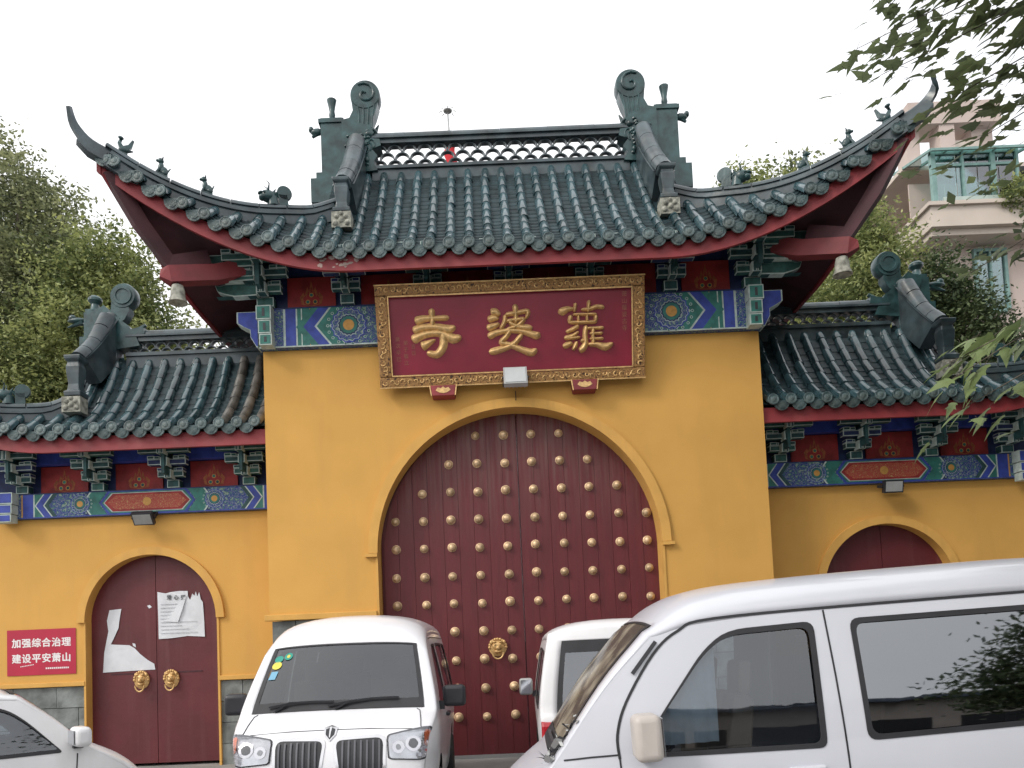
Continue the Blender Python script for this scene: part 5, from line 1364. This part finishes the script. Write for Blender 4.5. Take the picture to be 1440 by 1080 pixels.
izl = make_iz(Cl, 28)
for sg in (-1, 1):
    gp = rounded([(sg*.045, .90), (sg*.40, .915), (sg*.395, .66), (sg*.085, .64)], [.05, .06, .06, .05])
    front_patch(Cl, izl, grow(gp, .022), .006, M_chr, 'grille_surround', LV, Wl, inner=gp)
    gr = front_patch(Cl, izl, gp, .004, M_blk, 'grille', LV, Wl)
    for q in range(7):
        y = sg*(.10+.045*q)
        front_patch(Cl, izl, [(y-.007, .66), (y+.007, .66), (y+.007, .895), (y-.007, .895)], .016, M_dchr, 'grille_bar', gr, Wl, grid=.06)
    hp = rounded([(sg*.43, .925), (sg*.76, 1.00), (sg*.775, .84), (sg*.70, .745), (sg*.44, .76)], [.03, .03, .05, .06, .03])
    bl = mat('headlight_reflector', (0.55, 0.56, 0.58), 0.16, metal=0.7, var=0.2, scale=9, bump=.15, bscale=12)
    hl = front_patch(Cl, izl, hp, .004, bl, 'headlight', LV, Wl)
    front_patch(Cl, izl, grow(hp, .008), .006, M_blk, 'headlight_edge', hl, Wl, inner=grow(hp, -.004))
    for (yy, zz, r, m) in ((.62, .865, .058, M_chr), (.62, .865, .036, M_blk), (.51, .84, .045, M_chr), (.51, .84, .02, M_lampg)):
        front_patch(Cl, izl, [(sg*yy+a, zz+c) for a, c in arc(0, 0, r, 0, 340, 14)], .010 if m is M_chr else .014, m, 'lamp_bowl', hl, Wl)
    front_patch(Cl, izl, rounded([(sg*.70, .975), (sg*.755, .985), (sg*.765, .86), (sg*.70, .85)], .02), .009, mat('amber_indicator', (0.75, 0.22, 0.10), .25, var=.15), 'indicator', hl, Wl)
    front_patch(Cl, izl, hp, .017, G_lamp, 'headlight_lens', hl, Wl)
# shield emblem on the bonnet edge
em = [(0, 1.0), (.05, .985), (.045, .94), (.0, .895), (-.045, .94), (-.05, .985)]
e = front_patch(Cl, izl, em, .008, M_chr, 'bonnet_emblem', LV, Wl); front_patch(Cl, izl, [(a*.7, .945+(c-.945)*.7) for a, c in em], .012, M_blk, 'emblem_face', e, Wl)
front_patch(Cl, izl, [(-.008, .985), (.008, .985), (.004, .92), (-.004, .92)], .015, M_chr, 'emblem_bar', e, Wl)
b = MB()
for sg in (-1, 1):
    pts = [Cl.wrap_pt(i, sg*(.80+.03*q), .003) for q, i in enumerate((26.5, 24, 21, 18.5, 17.5))]
    b.sweep(pts, [(-.003, -.002), (.003, -.002), (.003, .002), (-.003, .002)], M_dark)
b.sweep([Cl.wrap_pt(17.3, t, .003) for t in (-.82, -.4, 0, .4, .82)], [(-.003, -.002), (.003, -.002), (.003, .002), (-.003, .002)], M_dark)
b.obj('bonnet_gap', LV, world=Wl, kind='stuff')
def ws_patch(C, i0, i1, poly, off, m, name, root, Wd):
    """poly in (t, f): t across -1..1, f 0..1 up the windshield"""
    vs, fs = filled([poly]); b = MB(); b.add([C.wrap_pt(i0+(i1-i0)*z, x, off) for x, z, _ in vs], fs, m); return b.obj(name, root, world=Wd)
I0 = [i for i, t in enumerate(Cl.tags) if t == 'ws']; ia, ib = I0[0], I0[-1]+1
M_stg = mat('green_sticker', (0.02, 0.28, 0.22), .5, var=.1); M_sty = mat('yellow_sticker', (0.62, .55, .08), .5, var=.1); M_stb = mat('pale_blue_sticker', (.15, .35, .50), .5, var=.1)
# left side in the picture = +y of the van
for (tx, fz, rt, rf, m) in ((.66, .60, .048, .042, M_stg), (.765, .575, .05, .04, M_stg), (.765, .50, .055, .045, M_sty)):
    ws_patch(Cl, ia, ib, [(tx+a, fz+c) for a, c in arc(0, 0, rt, 0, 345, 16, rf)], .006, m, 'sticker', LV, Wl)
ws_patch(Cl, ia, ib, [(.66+a, .60+c) for a, c in arc(0, 0, .02, 0, 345, 12, .02)], .0075, M_sty, 'sticker_print', LV, Wl)
ws_patch(Cl, ia, ib, [(.735, .34), (.81, .34), (.80, .43), (.725, .43)], .006, M_stb, 'sticker', LV, Wl)
for (t0, t1, ff0, ff1) in ((.10, -.62, .03, .09), (.70, .05, .04, .07)):
    b = MB(); P_ = [Cl.wrap_pt(ia+(ib-ia)*(ff0+(ff1-ff0)*q/5+.02*math.sin(q/5*PI)), t0+(t1-t0)*q/5, .02) for q in range(6)]
    b.sweep(P_, [(-.008, -.006), (.008, -.006), (.008, .008), (-.008, .008)], M_blk)
    P_ = [Cl.wrap_pt(ia-.3, t0+(t1-t0)*.1, .012), Cl.wrap_pt(ia+(ib-ia)*(ff0+.03), t0+(t1-t0)*.3, .03), P_[3]]
    b.sweep(P_, [(-.008, -.006), (.008, -.006), (.008, .006), (-.008, .006)], M_blk); b.obj('wiper', LV, world=Wl)

# ---- white van seen from behind, in front of the arch
Wm = T(0.86, -0.14, 0) @ Matrix.Rotation(math.radians(-92.2), 4, 'Z')
chain = [(0.06, .25, .05, 'b'), (0.0, .45, .08, 'b'), (0.03, .74, .08, 'b'), (0.14, .88, .06, 'hood'), (0.40, .99, .04, 'hood', 1), (0.44, 1.01, .035, 'ws', 1), (0.66, 1.27, .05, 'ws'), (0.86, 1.50, .07, 'ws', 1),
         (0.92, 1.56, .09, 'roof'), (1.05, 1.65, .13, 'roof'), (1.4, 1.72, .16, 'roof'), (2.4, 1.75, .17, 'roof'), (3.2, 1.745, .17, 'roof'), (3.42, 1.70, .12, 'roof'), (3.47, 1.62, .07, 'b', 1),
         (3.485, 1.57, .055, 'rw', 1), (3.54, 1.25, .05, 'rw'), (3.585, .98, .05, 'rw', 1), (3.62, .90, .05, 'b'), (3.64, .60, .05, 'b'), (3.63, .30, .05, 'b')]
Cm = Car(chain, .75, .98, 1.60, .10, front=.45, ft=.13, rear=.16, rt=.05)
MV = empty('parked_van', 'white van seen from behind before the great doors, half hidden by the nearest van', 'van', Wm)
fd = rounded([(0.90, .98), (1.18, 1.36), (1.30, 1.47), (1.75, 1.48), (1.75, .96)], [.04, .08, .08, .05, .04]); rd = rounded([(1.92, 1.48), (2.7, 1.475), (2.7, .97), (1.92, .96)], .05); qd = rounded([(2.82, 1.475), (3.28, 1.46), (3.34, 1.0), (2.82, .97)], .06)
build_body(Cm, MV, Wm, M_white2, {'rw': glass_mat('rear_glass', (0.36, 0.38, 0.42), 0.14), 'ws': G_ws}, ('ws', 'rw'), [fd, rd, qd], [(.66, .34), (2.80, .34)], tlim=0.8)
for sg in (-1, 1):
    for i, wn in enumerate((fd, rd, qd)):
        Cm.panel([wn], sg, -.01, G_clear).obj('side_window', MV, smooth=True, world=Wm); Cm.panel([grow(wn, .022), grow(wn, -.004)], sg, .004, M_rub).obj('window_seal', MV, smooth=True, world=Wm)
    mirror(MV, Wm, .84, sg*.75, 1.03, sg, M_lampg, M_mir, w=.10, h=.20)
    b = MB(); M_tail = mat('tail_lamp_red', (0.42, 0.01, 0.02), .15, var=.2, coat=.5)
    b.prism([(3.50, .60), (3.635, .60), (3.625, .86), (3.60, .90), (3.50, .90)], *sorted((sg*.60, sg*.735)), M_tail); t_ = b.obj('tail_light', MV, world=Wm, bevel=.02)
    b = MB(); b.box(3.626, 3.642, *sorted((sg*.63, sg*.71)), .62, .68, M_wprint); b.obj('reverse_lamp', t_, world=Wm)
    gaps(Cm, MV, Wm, sg, [[(1.83, 1.56), (1.84, .4)], [(2.76, 1.56), (2.76, .7)]])
interior(Cm, MV, Wm, .55, (1.1, 1.95, 2.65), (.35, 3.5), .98)
for sx, sy in ((.66, -.67), (.66, .67), (2.80, -.67), (2.80, .67)): wheel(MV, Wm, sx, sy, .27)
b = MB(); b.box(3.63, 3.70, -.70, .70, .34, .52, M_white2); b.obj('rear_bumper', MV, world=Wm, bevel=.02)
b = MB(); b.box(3.645, 3.66, -.22, .22, .64, .76, M_blk); b.obj('plate_recess', MV, world=Wm)

# ---- white car in the lower left corner, nose to the right
SYAW = math.radians(180)
Ws = T(-3.29, -4.0, 0) @ Matrix.Rotation(math.radians(222), 4, "Z")
chain = [(0.05, .25, .05, 'b'), (0.0, .40, .08, 'b'), (0.02, .60, .10, 'b'), (0.10, .76, .10, 'hood'), (0.22, .88, .09, 'hood'), (0.36, .96, .07, 'hood'), (0.49, 1.02, .05, 'hood', 1), (0.53, 1.04, .04, 'ws', 1), (0.70, 1.22, .05, 'ws'), (0.88, 1.375, .06, 'ws', 1),
         (0.95, 1.405, .07, 'roof'), (1.25, 1.44, .09, 'roof'), (2.0, 1.44, .09, 'roof'), (2.6, 1.40, .07, 'roof', 1), (2.68, 1.38, .06, 'rw', 1), (2.98, 1.06, .06, 'rw', 1), (3.04, 1.0, .06, 'b'), (3.12, .7, .06, 'b'), (3.14, .5, .08, 'b'), (3.10, .28, .05, 'b')]
Cs = Car(chain, .80, .96, 1.40, .13, front=.5, rear=.4, ft=.22, rt=.10)
CV = empty('parked_car', 'white car cut off by the lower left corner, parked before the pasted notice', 'car', Ws)
fd = rounded([(0.70, .995), (0.90, 1.20), (1.00, 1.275), (1.18, 1.315), (1.70, 1.325), (1.70, 1.0)], [.03, .06, .06, .06, .04, .03]); rd = rounded([(1.80, 1.325), (2.2, 1.32), (2.45, 1.27), (2.58, 1.08), (2.5, 1.01), (1.80, 1.0)], [.04, .06, .05, .04, .03, .03])
build_body(Cs, CV, Ws, M_white2, {'ws': G_ws, 'rw': G_ws}, ('ws', 'rw'), [fd, rd], [(.50, .32), (2.60, .32)], tlim=.87, sill=.24)
for sg in (-1, 1):
    for i, wn in enumerate((fd, rd)):
        Cs.panel([wn], sg, -.01, G_clear).obj('side_window', CV, smooth=True, world=Ws); Cs.panel([grow(wn, .018), grow(wn, -.004)], sg, .004, M_rub).obj('window_seal', CV, smooth=True, world=Ws)
    mirror(CV, Ws, .60, sg*.79, 1.08, sg, M_white2, M_mir, w=.13, h=.13)
    gaps(Cs, CV, Ws, sg, [[(.60, .96), (.62, .7), (.85, .35)], [(1.75, .98), (1.75, .32)]], .008)
    b = MB(); b.box(1.5, 1.66, *sorted((sg*Cs.side(1.6, .85), sg*(Cs.side(1.6, .85)+.03))), .84, .865, M_white2); b.obj('door_handle', CV, world=Ws, bevel=.008)
    b = MB(); b.ell((.16, sg*.58, .68), (.13, .13, .06), M_chr); b.obj('headlight', CV, world=Ws, smooth=True)
interior(Cs, CV, Ws, .75, (1.35, 2.15), (.5, 3.0), .98)
for sx, sy in ((.50, -.70), (.50, .70), (2.60, -.70), (2.60, .70)): wheel(CV, Ws, sx, sy, .30)

# ------------------------------------------------------------------ trees
def crown_mesh(name, blobs, n, size, lm, seed, flat=0.5, clump=0.28, per=26):
    """leaf clumps spread through ellipsoid volumes, each leaf a bent two-triangle blade"""
    rnd = random.Random(seed); V = []; F = []
    vols = [b_[3]*b_[4]*b_[5] for b_ in blobs]; tot = sum(v**0.75 for v in vols)
    for bl, vv in zip(blobs, vols):
        cx, cy, cz, rx, ry, rz = bl[:6]; dens = bl[6] if len(bl) > 6 else 1.0
        m = int(n*vv**0.75/tot*dens/per)
        for _ in range(m):
            d = Vector((rnd.gauss(0, 1), rnd.gauss(0, 1), rnd.gauss(0, 1))).normalized(); r = rnd.uniform(.35, 1.0)**0.45*(1+0.14*rnd.gauss(0, 1))
            q = noise.noise(Vector((cx+d.x*2.3, cy+d.y*2.3, cz+d.z*2.3)))
            r *= 1+0.35*q
            c = Vector((cx+d.x*rx*r, cy+d.y*ry*r, cz+d.z*rz*r)); cs = clump*rnd.uniform(.6, 1.5)
            for _ in range(int(per*rnd.uniform(.5, 1.5))):
                p = c+Vector((rnd.gauss(0, cs), rnd.gauss(0, cs), rnd.gauss(0, cs*.7)))
                L = size*rnd.uniform(.6, 1.35); a = Vector((rnd.gauss(0, 1), rnd.gauss(0, 1), rnd.gauss(-.25, flat))).normalized()
                s = a.cross(Vector((rnd.gauss(0, .6), rnd.gauss(0, .6), 1))).normalized()*L*.26
                k = len(V); V += [p-a*L/2, p+s-Vector((0, 0, L*.06)), p+a*L/2, p-s-Vector((0, 0, L*.06))]
                F.append((k, k+1, k+2)); F.append((k, k+2, k+3))
    me = bpy.data.meshes.new(name); me.from_pydata([tuple(v) for v in V], [], F); me.materials.append(lm)
    me.polygons.foreach_set('use_smooth', [False]*len(F)); return me
def trunk(b, base, h, r, limbs, rnd):
    P = [Vector(base)+Vector((rnd.gauss(0, .08)*i, rnd.gauss(0, .08)*i, h*i/4)) for i in range(5)]
    b.sweep(resample(P, 10), [(r*math.cos(t*PI/4), r*math.sin(t*PI/4)) for t in range(8)], M_bark, side=(1, 0, 0), scales=[1.15-.07*i for i in range(11)])
    for e in limbs:
        k = rnd.uniform(.45, .95); s = P[0].lerp(P[-1], k); e = Vector(e)
        m = (s+e)/2+Vector((rnd.gauss(0, .3), rnd.gauss(0, .3), .3))
        b.sweep(resample([s, m, e], 6), [(r*.42*math.cos(t*PI/3), r*.42*math.sin(t*PI/3)) for t in range(6)], M_bark, side=(0.3, 1, 0), scales=[1, .85, .7, .55, .42, .3, .16])
def tree(label, base, h, r, blobs, n, size, lm, seed, group=None, **k):
    rnd = random.Random(seed)
    R = empty('tree', label, 'tree', T(*base), group)
    me = crown_mesh('crown', blobs, n, size, lm, seed, **k)
    o = bpy.data.objects.new('crown', me); link(o, R, Matrix.Identity(4))
    b = MB(); limbs = []
    for bl in blobs:
        for _ in range(3): limbs.append((bl[0]+rnd.uniform(-.5, .5)*bl[3], bl[1]+rnd.uniform(-.5, .5)*bl[4], bl[2]+rnd.uniform(-.3, .6)*bl[5]))
    trunk(b, base, h, r, limbs, rnd); b.obj('trunk', R, smooth=True)
    return R
tree('tall airy tree with sparse branching top at the left edge of the photo', (-11.8, 8.5, 0), 11, .28, [(-12.3, 8.5, 9.5, 2.6, 2.0, 2.6), (-11.5, 8.3, 12.0, 1.3, 1.2, 1.9, .55), (-12.9, 8.8, 12.8, 1.6, 1.4, 2.0, .55), (-10.7, 8.0, 10.6, .9, .9, 1.2, .5)], 110000, .12, L_mid, 21, clump=.24, per=40)
tree('bushy yellow-green tree behind the left side roof', (-9.4, 7.5, 0), 8.5, .24, [(-9.5, 7.5, 8.7, 1.7, 1.6, 2.4), (-9.0, 7.4, 10.3, .9, .9, 1.2, .8), (-8.0, 7.8, 8.0, 1.0, 1.3, 1.6), (-10.9, 7.4, 7.0, 1.6, 1.5, 2.0), (-8.6, 7.3, 6.3, 1.8, 1.2, 1.6)], 130000, .105, L_yel, 22, clump=.22, per=40)
tree('low dark tree showing under the left roof corner beside the hanging bell', (-6.9, 9.5, 0), 6, .16, [(-6.7, 9.5, 8.2, .9, .9, 1.3), (-6.2, 9.5, 7.2, .8, .9, 1.0), (-7.4, 9.2, 7.4, 1.1, 1.0, 1.2)], 26000, .12, L_drk, 23)
tree('bright green tree top rising above the right roof slope', (7.6, 11.5, 0), 12, .25, [(7.6, 11.5, 13.4, 1.05, 1.2, 1.5), (9.0, 11.8, 13.2, 1.0, 1.2, 1.3), (8.2, 11.6, 11.0, 1.8, 1.5, 2.0)], 34000, .14, L_yel, 24)
tree('thin topped tree peeping over the right roof corner', (10.1, 14, 0), 14.5, .15, [(10.3, 14, 15.9, .8, .8, .9, .35), (10.2, 14, 14.0, 1.3, 1.2, 1.3, .7)], 9000, .18, L_mid, 25)
tree('feathery yellow-green tree between the right roof corner and the pink building', (9.0, 7.5, 0), 9.5, .22, [(8.75, 7.5, 10.6, .5, .6, 1.0), (8.9, 7.4, 9.4, .9, 1.0, 1.3), (8.1, 7.4, 8.2, 1.3, 1.1, 1.7), (9.3, 7.6, 7.8, 1.2, 1.2, 1.7)], 60000, .105, L_yel, 26, clump=.2)
tree('dense dark conical tree in front of the pink building', (10.6, 6.5, 0), 8, .22, [(9.75, 6.5, 8.9, .45, .6, .9), (10.1, 6.5, 8.0, .85, .9, 1.0), (11.0, 6.4, 6.8, 1.1, 1.0, 1.1), (10.1, 6.6, 6.6, 1.3, 1.1, 1.2)], 56000, .10, L_drk, 27, clump=.18)
# trees across the street behind the photographer (seen as reflections)
rb = random.Random(5)
for i, (x, lab) in enumerate(((13.6, 'street tree across the road behind the camera, left of its twin'), (17.5, 'street tree across the road behind the camera, right of its twin'))):
    z = 4.0+.5*i; tree(lab, (x, -25, 0), 4.0, .2, [(x, -25, z, 2.3, 2.3, 1.6), (x+1.5, -24.6, z-.8, 2.2, 2, 1.4), (x+1.0, -24.6, z+2.2, 2.2, 2, 1.2, .4)], 12000, .30, L_drk, 40+i, clump=.4, per=20)

# ------------------------------------------------------------------ large-leaved street tree at the right, boughs over the picture
def near_leaf_mesh():
    b = MB(); out = [(0, 0), (.02, .03), (.12, .02), (.24, .12), (.16, .16), (.20, .30), (.30, .44), (.17, .42), (.15, .52), (.10, .66), (.07, .78), (0, 1.0)]
    pts = out+[(-x, y) for x, y in reversed(out[1:-1])]; n = len(pts)
    vs = [(x, y, -.10*abs(x)-.22*(y-.3)**2) for x, y in pts]+[(0, .35, .015)]
    b.add(vs, [(i, (i+1) % n, n) for i in range(n)], L_near)
    b.box(-.006, .006, -.28, .01, -.005, .005, M_bark); return b.mesh('leaf', False)
ME_LEAF = near_leaf_mesh()
ME_LEAFL = ME_LEAF.copy(); ME_LEAFL.materials[0] = L_low
NTB = (3.9, -7.9, 0.0)
NR = empty('street_tree', 'large-leaved street tree whose boughs hang into the right side of the photo', 'tree', T(*NTB))
rn = random.Random(77)
bt = MB(); trunk(bt, NTB, 4.6, .17, [], rn)
tw = []
tops = Vector((3.9, -7.9, 4.2))
boughs = [ # start, end
 ((3.6, -7.7, 4.6), (1.36, -7.2, 4.22)), ((3.5, -7.6, 4.5), (1.24, -7.15, 3.98)), ((3.4, -7.5, 4.3), (1.36, -7.1, 3.90)), ((3.3, -7.5, 4.2), (1.56, -7.1, 3.74)),
 ((3.5, -7.6, 4.4), (1.55, -7.3, 4.28)), ((3.3, -7.5, 4.1), (1.80, -7.0, 3.66)), ((3.3, -7.7, 4.4), (1.66, -7.4, 4.05)), ((3.2, -7.3, 4.0), (1.70, -6.9, 3.86)), ((3.0, -7.5, 4.1), (1.80, -7.2, 3.90)), ((3.3, -7.5, 4.3), (1.42, -7.0, 4.10)),
 ((3.0, -7.4, 3.1), (1.50, -7.2, 2.56)), ((3.0, -7.4, 3.0), (1.52, -7.15, 2.64)), ((3.0, -7.3, 2.9), (1.62, -7.1, 2.48)), ((2.9, -7.4, 2.7), (1.90, -7.2, 2.30)), ((3.0, -7.1, 3.5), (1.90, -6.7, 3.20))]
leaves = []
for bi, (s, e) in enumerate(boughs):
    s = Vector(s); e = Vector(e); m = (s+e)/2+Vector((0, rn.uniform(-.1, .1), .12)); P = resample([s, m, e], 12)
    bt.sweep([tops if bi < 10 else Vector((3.9, -7.9, 3.0)), s], [(.03*math.cos(t*PI/2), .03*math.sin(t*PI/2)) for t in range(4)], M_bark)
    bt.sweep(P, [(.008*math.cos(t*PI/2), .008*math.sin(t*PI/2)) for t in range(4)], M_bark, scales=[1-.07*i for i in range(13)])
    dense = 110 if bi < 10 else 32
    for k in range(dense):
        t = rn.uniform(.30, 1.0) if bi < 10 else rn.uniform(.6, 1.0); q = P[min(12, int(t*12))]
        p = q+Vector((rn.gauss(0, .06), rn.gauss(0, .16), rn.gauss(0, .05)))
        leaves.append((p, rn.uniform(.065, .135)))
    leaves.append((P[-1], .10))
def leafM(p, L):
    az = rn.gauss(PI*0.5, .7); tilt = rn.gauss(-.12, .24); roll = rn.gauss(0, .25)
    if p.z < 3.0: tilt = rn.gauss(-.55, .25); L *= 1.2; az = rn.gauss(PI*.55, .5)
    return T(*p) @ Matrix.Rotation(-.20 if p.z > 3 else -.1, 4, 'Y') @ Matrix.Rotation(az, 4, 'Z') @ Matrix.Rotation(tilt, 4, 'X') @ Matrix.Rotation(roll, 4, 'Y') @ Matrix.Diagonal((L*1.0, L, L, 1))
leaves.sort(key=lambda a: (a[0]-CAM).x*1.0 if False else a[0].x)
ob_tr = bt.obj('trunk', NR, smooth=True, fix=False)
lv = [v.co.copy() for v in ME_LEAF.vertices]; lf = [tuple(p.vertices) for p in ME_LEAF.polygons]
rest = MB()
for i, (p, L) in enumerate(leaves):
    M = leafM(p, L)
    if i < 300: inst('leaf', ME_LEAF if p.z > 3 else ME_LEAFL, NR, M)
    else: rest.add(lv, lf, L_near, M)
# the rest of the crown above and to the right of the picture
rest.obj('foliage', NR, fix=False, kind='stuff')
me = crown_mesh('crown', [(9.3, -2.8, 7.2, 2.9, 2.5, 2.8), (9.4, -3.8, 6.0, 3.1, 3.2, 3.0), (9.0, -6.8, 6.4, 3.0, 3.0, 2.4), (4.8, -7.4, 6.8, 2.6, 1.9, 1.2), (7.4, -6.2, 8.0, 2.6, 2.5, 1.6), (6.6, -9.6, 5.6, 2.0, 1.8, 1.3)], 130000, .17, L_near, 91, flat=.3, clump=.22)
o = bpy.data.objects.new('crown', me); link(o, NR, Matrix.Identity(4))

# ------------------------------------------------------------------ pink building behind on the right
M_pink = mat('pale_pink_render', (0.52, 0.43, 0.39), 0.9, var=0.08, scale=.8, bump=.1)
M_cream = mat('cream_render', (0.56, 0.49, 0.43), 0.9, var=0.08, scale=.8)
M_grn = mat('green_metal_frame', (0.17, 0.29, 0.27), 0.5, var=0.15)
M_slate = mat('blue_grey_roof_tile', (0.13, 0.16, 0.21), 0.6, var=0.2, scale=4)
BX = 14.0
BD = empty('apartment_building', 'pale pink apartment building with green glazed sunroom balcony behind the right roof corner', 'building', T(18, 17, 0))
b = MB(); b.box(14.5, 24, 14.2, 22, 0, 14.0, M_pink); b.box(15.9, 24, 15.4, 22, 14.0, 17.0, M_pink); b.obj('wall', BD)
b = MB(); b.box(13.8, 24, 13.2, 15.4, 13.95, 14.60, M_cream); b.box(13.7, 24, 13.1, 15.4, 14.601, 14.72, M_cream); b.box(13.9, 24, 13.4, 14.2, 13.75, 13.949, M_cream); b.obj('balcony_slab', BD)
# roof frame tower
for (x0, x1, y0, y1, z0, z1) in ((14.0, 14.45, 14.6, 15.2, 16.8, 18.45), (14.95, 15.45, 14.3, 14.9, 16.8, 18.5), (16.2, 16.9, 14.6, 15.2, 16.8, 18.3)):
    b = MB(); b.box(x0, x1, y0, y1, z0, z1, M_pink); b.obj('tower_pier', BD)
b = MB(); b.box(13.95, 17.0, 14.25, 15.25, 18.0, 18.75, M_pink); b.obj('tower_beam', BD)
b = MB(); b.box(15.45, 16.4, 14.5, 15.1, 16.9, 17.55, M_cream); b.obj('tower_parapet', BD)
b = MB(); b.box(13.9, 24, 14.8, 22, 16.76, 16.9, M_cream); b.obj('roof_terrace', BD)
# sunroom
for x in (14.05, 15.02, 15.95, 16.75):
    b = MB(); b.box(x, x+(.14 if x in (14.05, 15.95) else .07), 13.4, 13.55, 14.72, 16.5, M_grn); b.obj('sunroom_post', BD)
for (za, zb) in ((14.72, 14.80), (15.62, 15.68) if False else (16.02, 16.10), (16.42, 16.54)):
    b = MB(); b.box(14.05, 16.85, 13.42, 13.52, za, zb, M_grn); b.obj('sunroom_rail', BD)
for i in range(4):
    x0, x1 = 14.19+i*.68, 14.19+(i+1)*.68-.03
    b = MB(); b.box(x0, x1, 13.47, 13.48, 14.8, 16.42, G_bld); b.obj('window_pane', BD)
b = MB()
b.add([(13.95, 13.2, 16.42), (17.1, 13.2, 16.42), (17.1, 15.4, 16.98), (13.95, 15.4, 16.98)], [(0, 1, 2, 3)], G_bld); b.obj('glass_roof', BD)
for x in [13.95+.52*i for i in range(7)]:
    b = MB(); b.sweep([(x, 13.2, 16.44), (x, 15.4, 17.0)], [(-.03, -.04), (.03, -.04), (.03, .04), (-.03, .04)], M_grn); b.obj('roof_bar', BD)
b = MB(); b.box(13.93, 17.12, 13.14, 13.2, 16.38, 16.46, M_grn); b.obj('roof_gutter', BD)
b = MB(); b.box(14.2, 16.8, 15.0, 15.05, 14.72, 16.4, M_pink); b.box(14.75, 14.83, 13.9, 13.98, 14.75, 15.75, M_cream); b.box(15.15, 15.23, 13.9, 13.98, 14.75, 15.75, M_cream); b.obj('sunroom_back', BD)
b = MB(); b.box(14.3, 23.5, 13.3, 13.36, 14.73, 14.95, mat('pale_green_glass_panel', (.38, .46, .43), .25, var=.1)); b.obj('balustrade', BD)
# window below
b = MB(); b.box(15.62, 15.70, 14.08, 14.22, 11.6, 13.62, M_grn); b.box(16.60, 16.70, 14.08, 14.22, 11.6, 13.62, M_grn); b.box(15.70, 16.60, 14.08, 14.22, 13.52, 13.62, M_grn); b.box(16.12, 16.18, 14.08, 14.2, 11.6, 13.52, M_grn); b.box(15.7, 16.6, 14.08, 14.22, 11.5, 11.6, M_grn)
w_ = b.obj('window', BD)
b = MB(); b.box(15.70, 16.60, 14.15, 14.16, 11.6, 13.52, G_bld); b.obj('pane', w_)
for i in range(5):
    b = MB(); b.box(15.72+i*.17, 15.84+i*.17, 14.175, 14.185, 11.6, 13.5, M_wprint); b.obj('curtain_fold', w_)
# tiled roof slope beside the sunroom
b = MB(); b.add([(17.1, 13.4, 15.3), (24, 13.4, 15.3), (24, 16.5, 17.4), (17.1, 16.5, 17.4)], [(0, 1, 2, 3)], M_slate); rf = b.obj('side_roof', BD)
b = MB()
for i in range(11):
    y = 13.4+3.1*i/11; z = 15.3+2.1*i/11; b.box(17.1, 24, y-.02, y+.26, z+.03, z+.075, M_slate, T(0, 0, 0))
for i in range(34): b.sweep([(17.15+i*.2, 13.38, 15.36), (17.15+i*.2, 16.5, 17.47)], [(-.05, 0), (0, .06), (.05, 0)], M_slate)
b.obj('roof_tile', BD, kind='stuff')
b = MB(); me = crown_mesh('planter_shrub', [(16.9, 13.2, 14.9, 1.0, .4, .55), (17.9, 13.2, 15.0, .9, .4, .6)], 5000, .12, L_yel, 60, clump=.12)
o = bpy.data.objects.new('planter_shrub', me); link(o, None, None); setp(o, 'green shrub spilling over the balcony edge of the pink building', 'shrub')

# mast with star finial and red cloth behind the ridge
MS = empty('mast', 'thin metal mast with a spiked finial rising behind the middle of the main ridge', 'mast', T(-.94, 6, 0))
b = MB(); b.cyl((-.94, 6, 0), (-.94, 6, 12.3), .06, .045, M_lampg, 10); b.cyl((-.94, 6, 12.3), (-.955, 6, 13.25), .035, .012, M_lampg, 8); b.obj('pole', MS, smooth=True)
b = MB(); b.lathe([(.02, 0), (.09, .02), (.10, .04), (.02, .06)], M_lampg, T(-.955, 6, 13.18), 14)
for i in range(8):
    a = i*PI/4; b.cyl((-.955+.13*math.cos(a), 6+.13*math.sin(a), 13.22), (-.955+.2*math.cos(a), 6+.2*math.sin(a), 13.18), .012, .004, M_lampg, 5)
b.cyl((-.955, 6, 13.2), (-.955, 6, 13.42), .012, .004, M_lampg, 6); b.obj('finial', MS)
b = MB(); vs = []
for i in range(13):
    for a in range(8): vs.append((-.93+(.12+.03*math.sin(i*1.3+a))*math.cos(a*PI/4), 6+(.10)*math.sin(a*PI/4), 11.55+.09*i))
b.add(vs, [(i*8+a, i*8+(a+1) % 8, (i+1)*8+(a+1) % 8, (i+1)*8+a) for i in range(12) for a in range(8)], mat('red_cloth', (.55, .02, .03), .8, var=.2)); b.obj('red_cloth', MS, smooth=True)

# peeled paint and mortar patch on the eave board left of the signboard
b = MB(); rp = random.Random(4)
for i in range(16):
    x = -2.18+rp.gauss(0, .13); z = MR.zf+MR.lift(abs(x))+rp.uniform(.03, .17); r = rp.uniform(.015, .045)
    b.flat([(x+r*rp.uniform(.6, 1.3)*math.cos(a*PI/4), z+r*.6*rp.uniform(.6, 1.3)*math.sin(a*PI/4)) for a in range(8)], MR.ye(abs(x))+.0265, mat('exposed_plaster', (.40, .30, .27), .9) if i == 0 else bpy.data.materials['exposed_plaster'])
b.obj('peeled_patch', GATE, kind='stuff')

R = empty('street_building', 'low beige row of shops across the road behind the camera', 'building', T(8, -34, 0))
b = MB(); b.box(-14, 24, -40, -34, 0, 4.6, M_cream); b.obj('wall', R)
b = MB(); b.box(-14.3, 24.3, -40.2, -33.2, 4.6, 4.85, M_slate); b.obj('roof', R)
for i in range(9):
    b = MB(); b.box(-12.5+i*4, -9.6+i*4, -34.02, -33.98, .1, 2.9, M_dark); b.obj('shop_shutter', R)
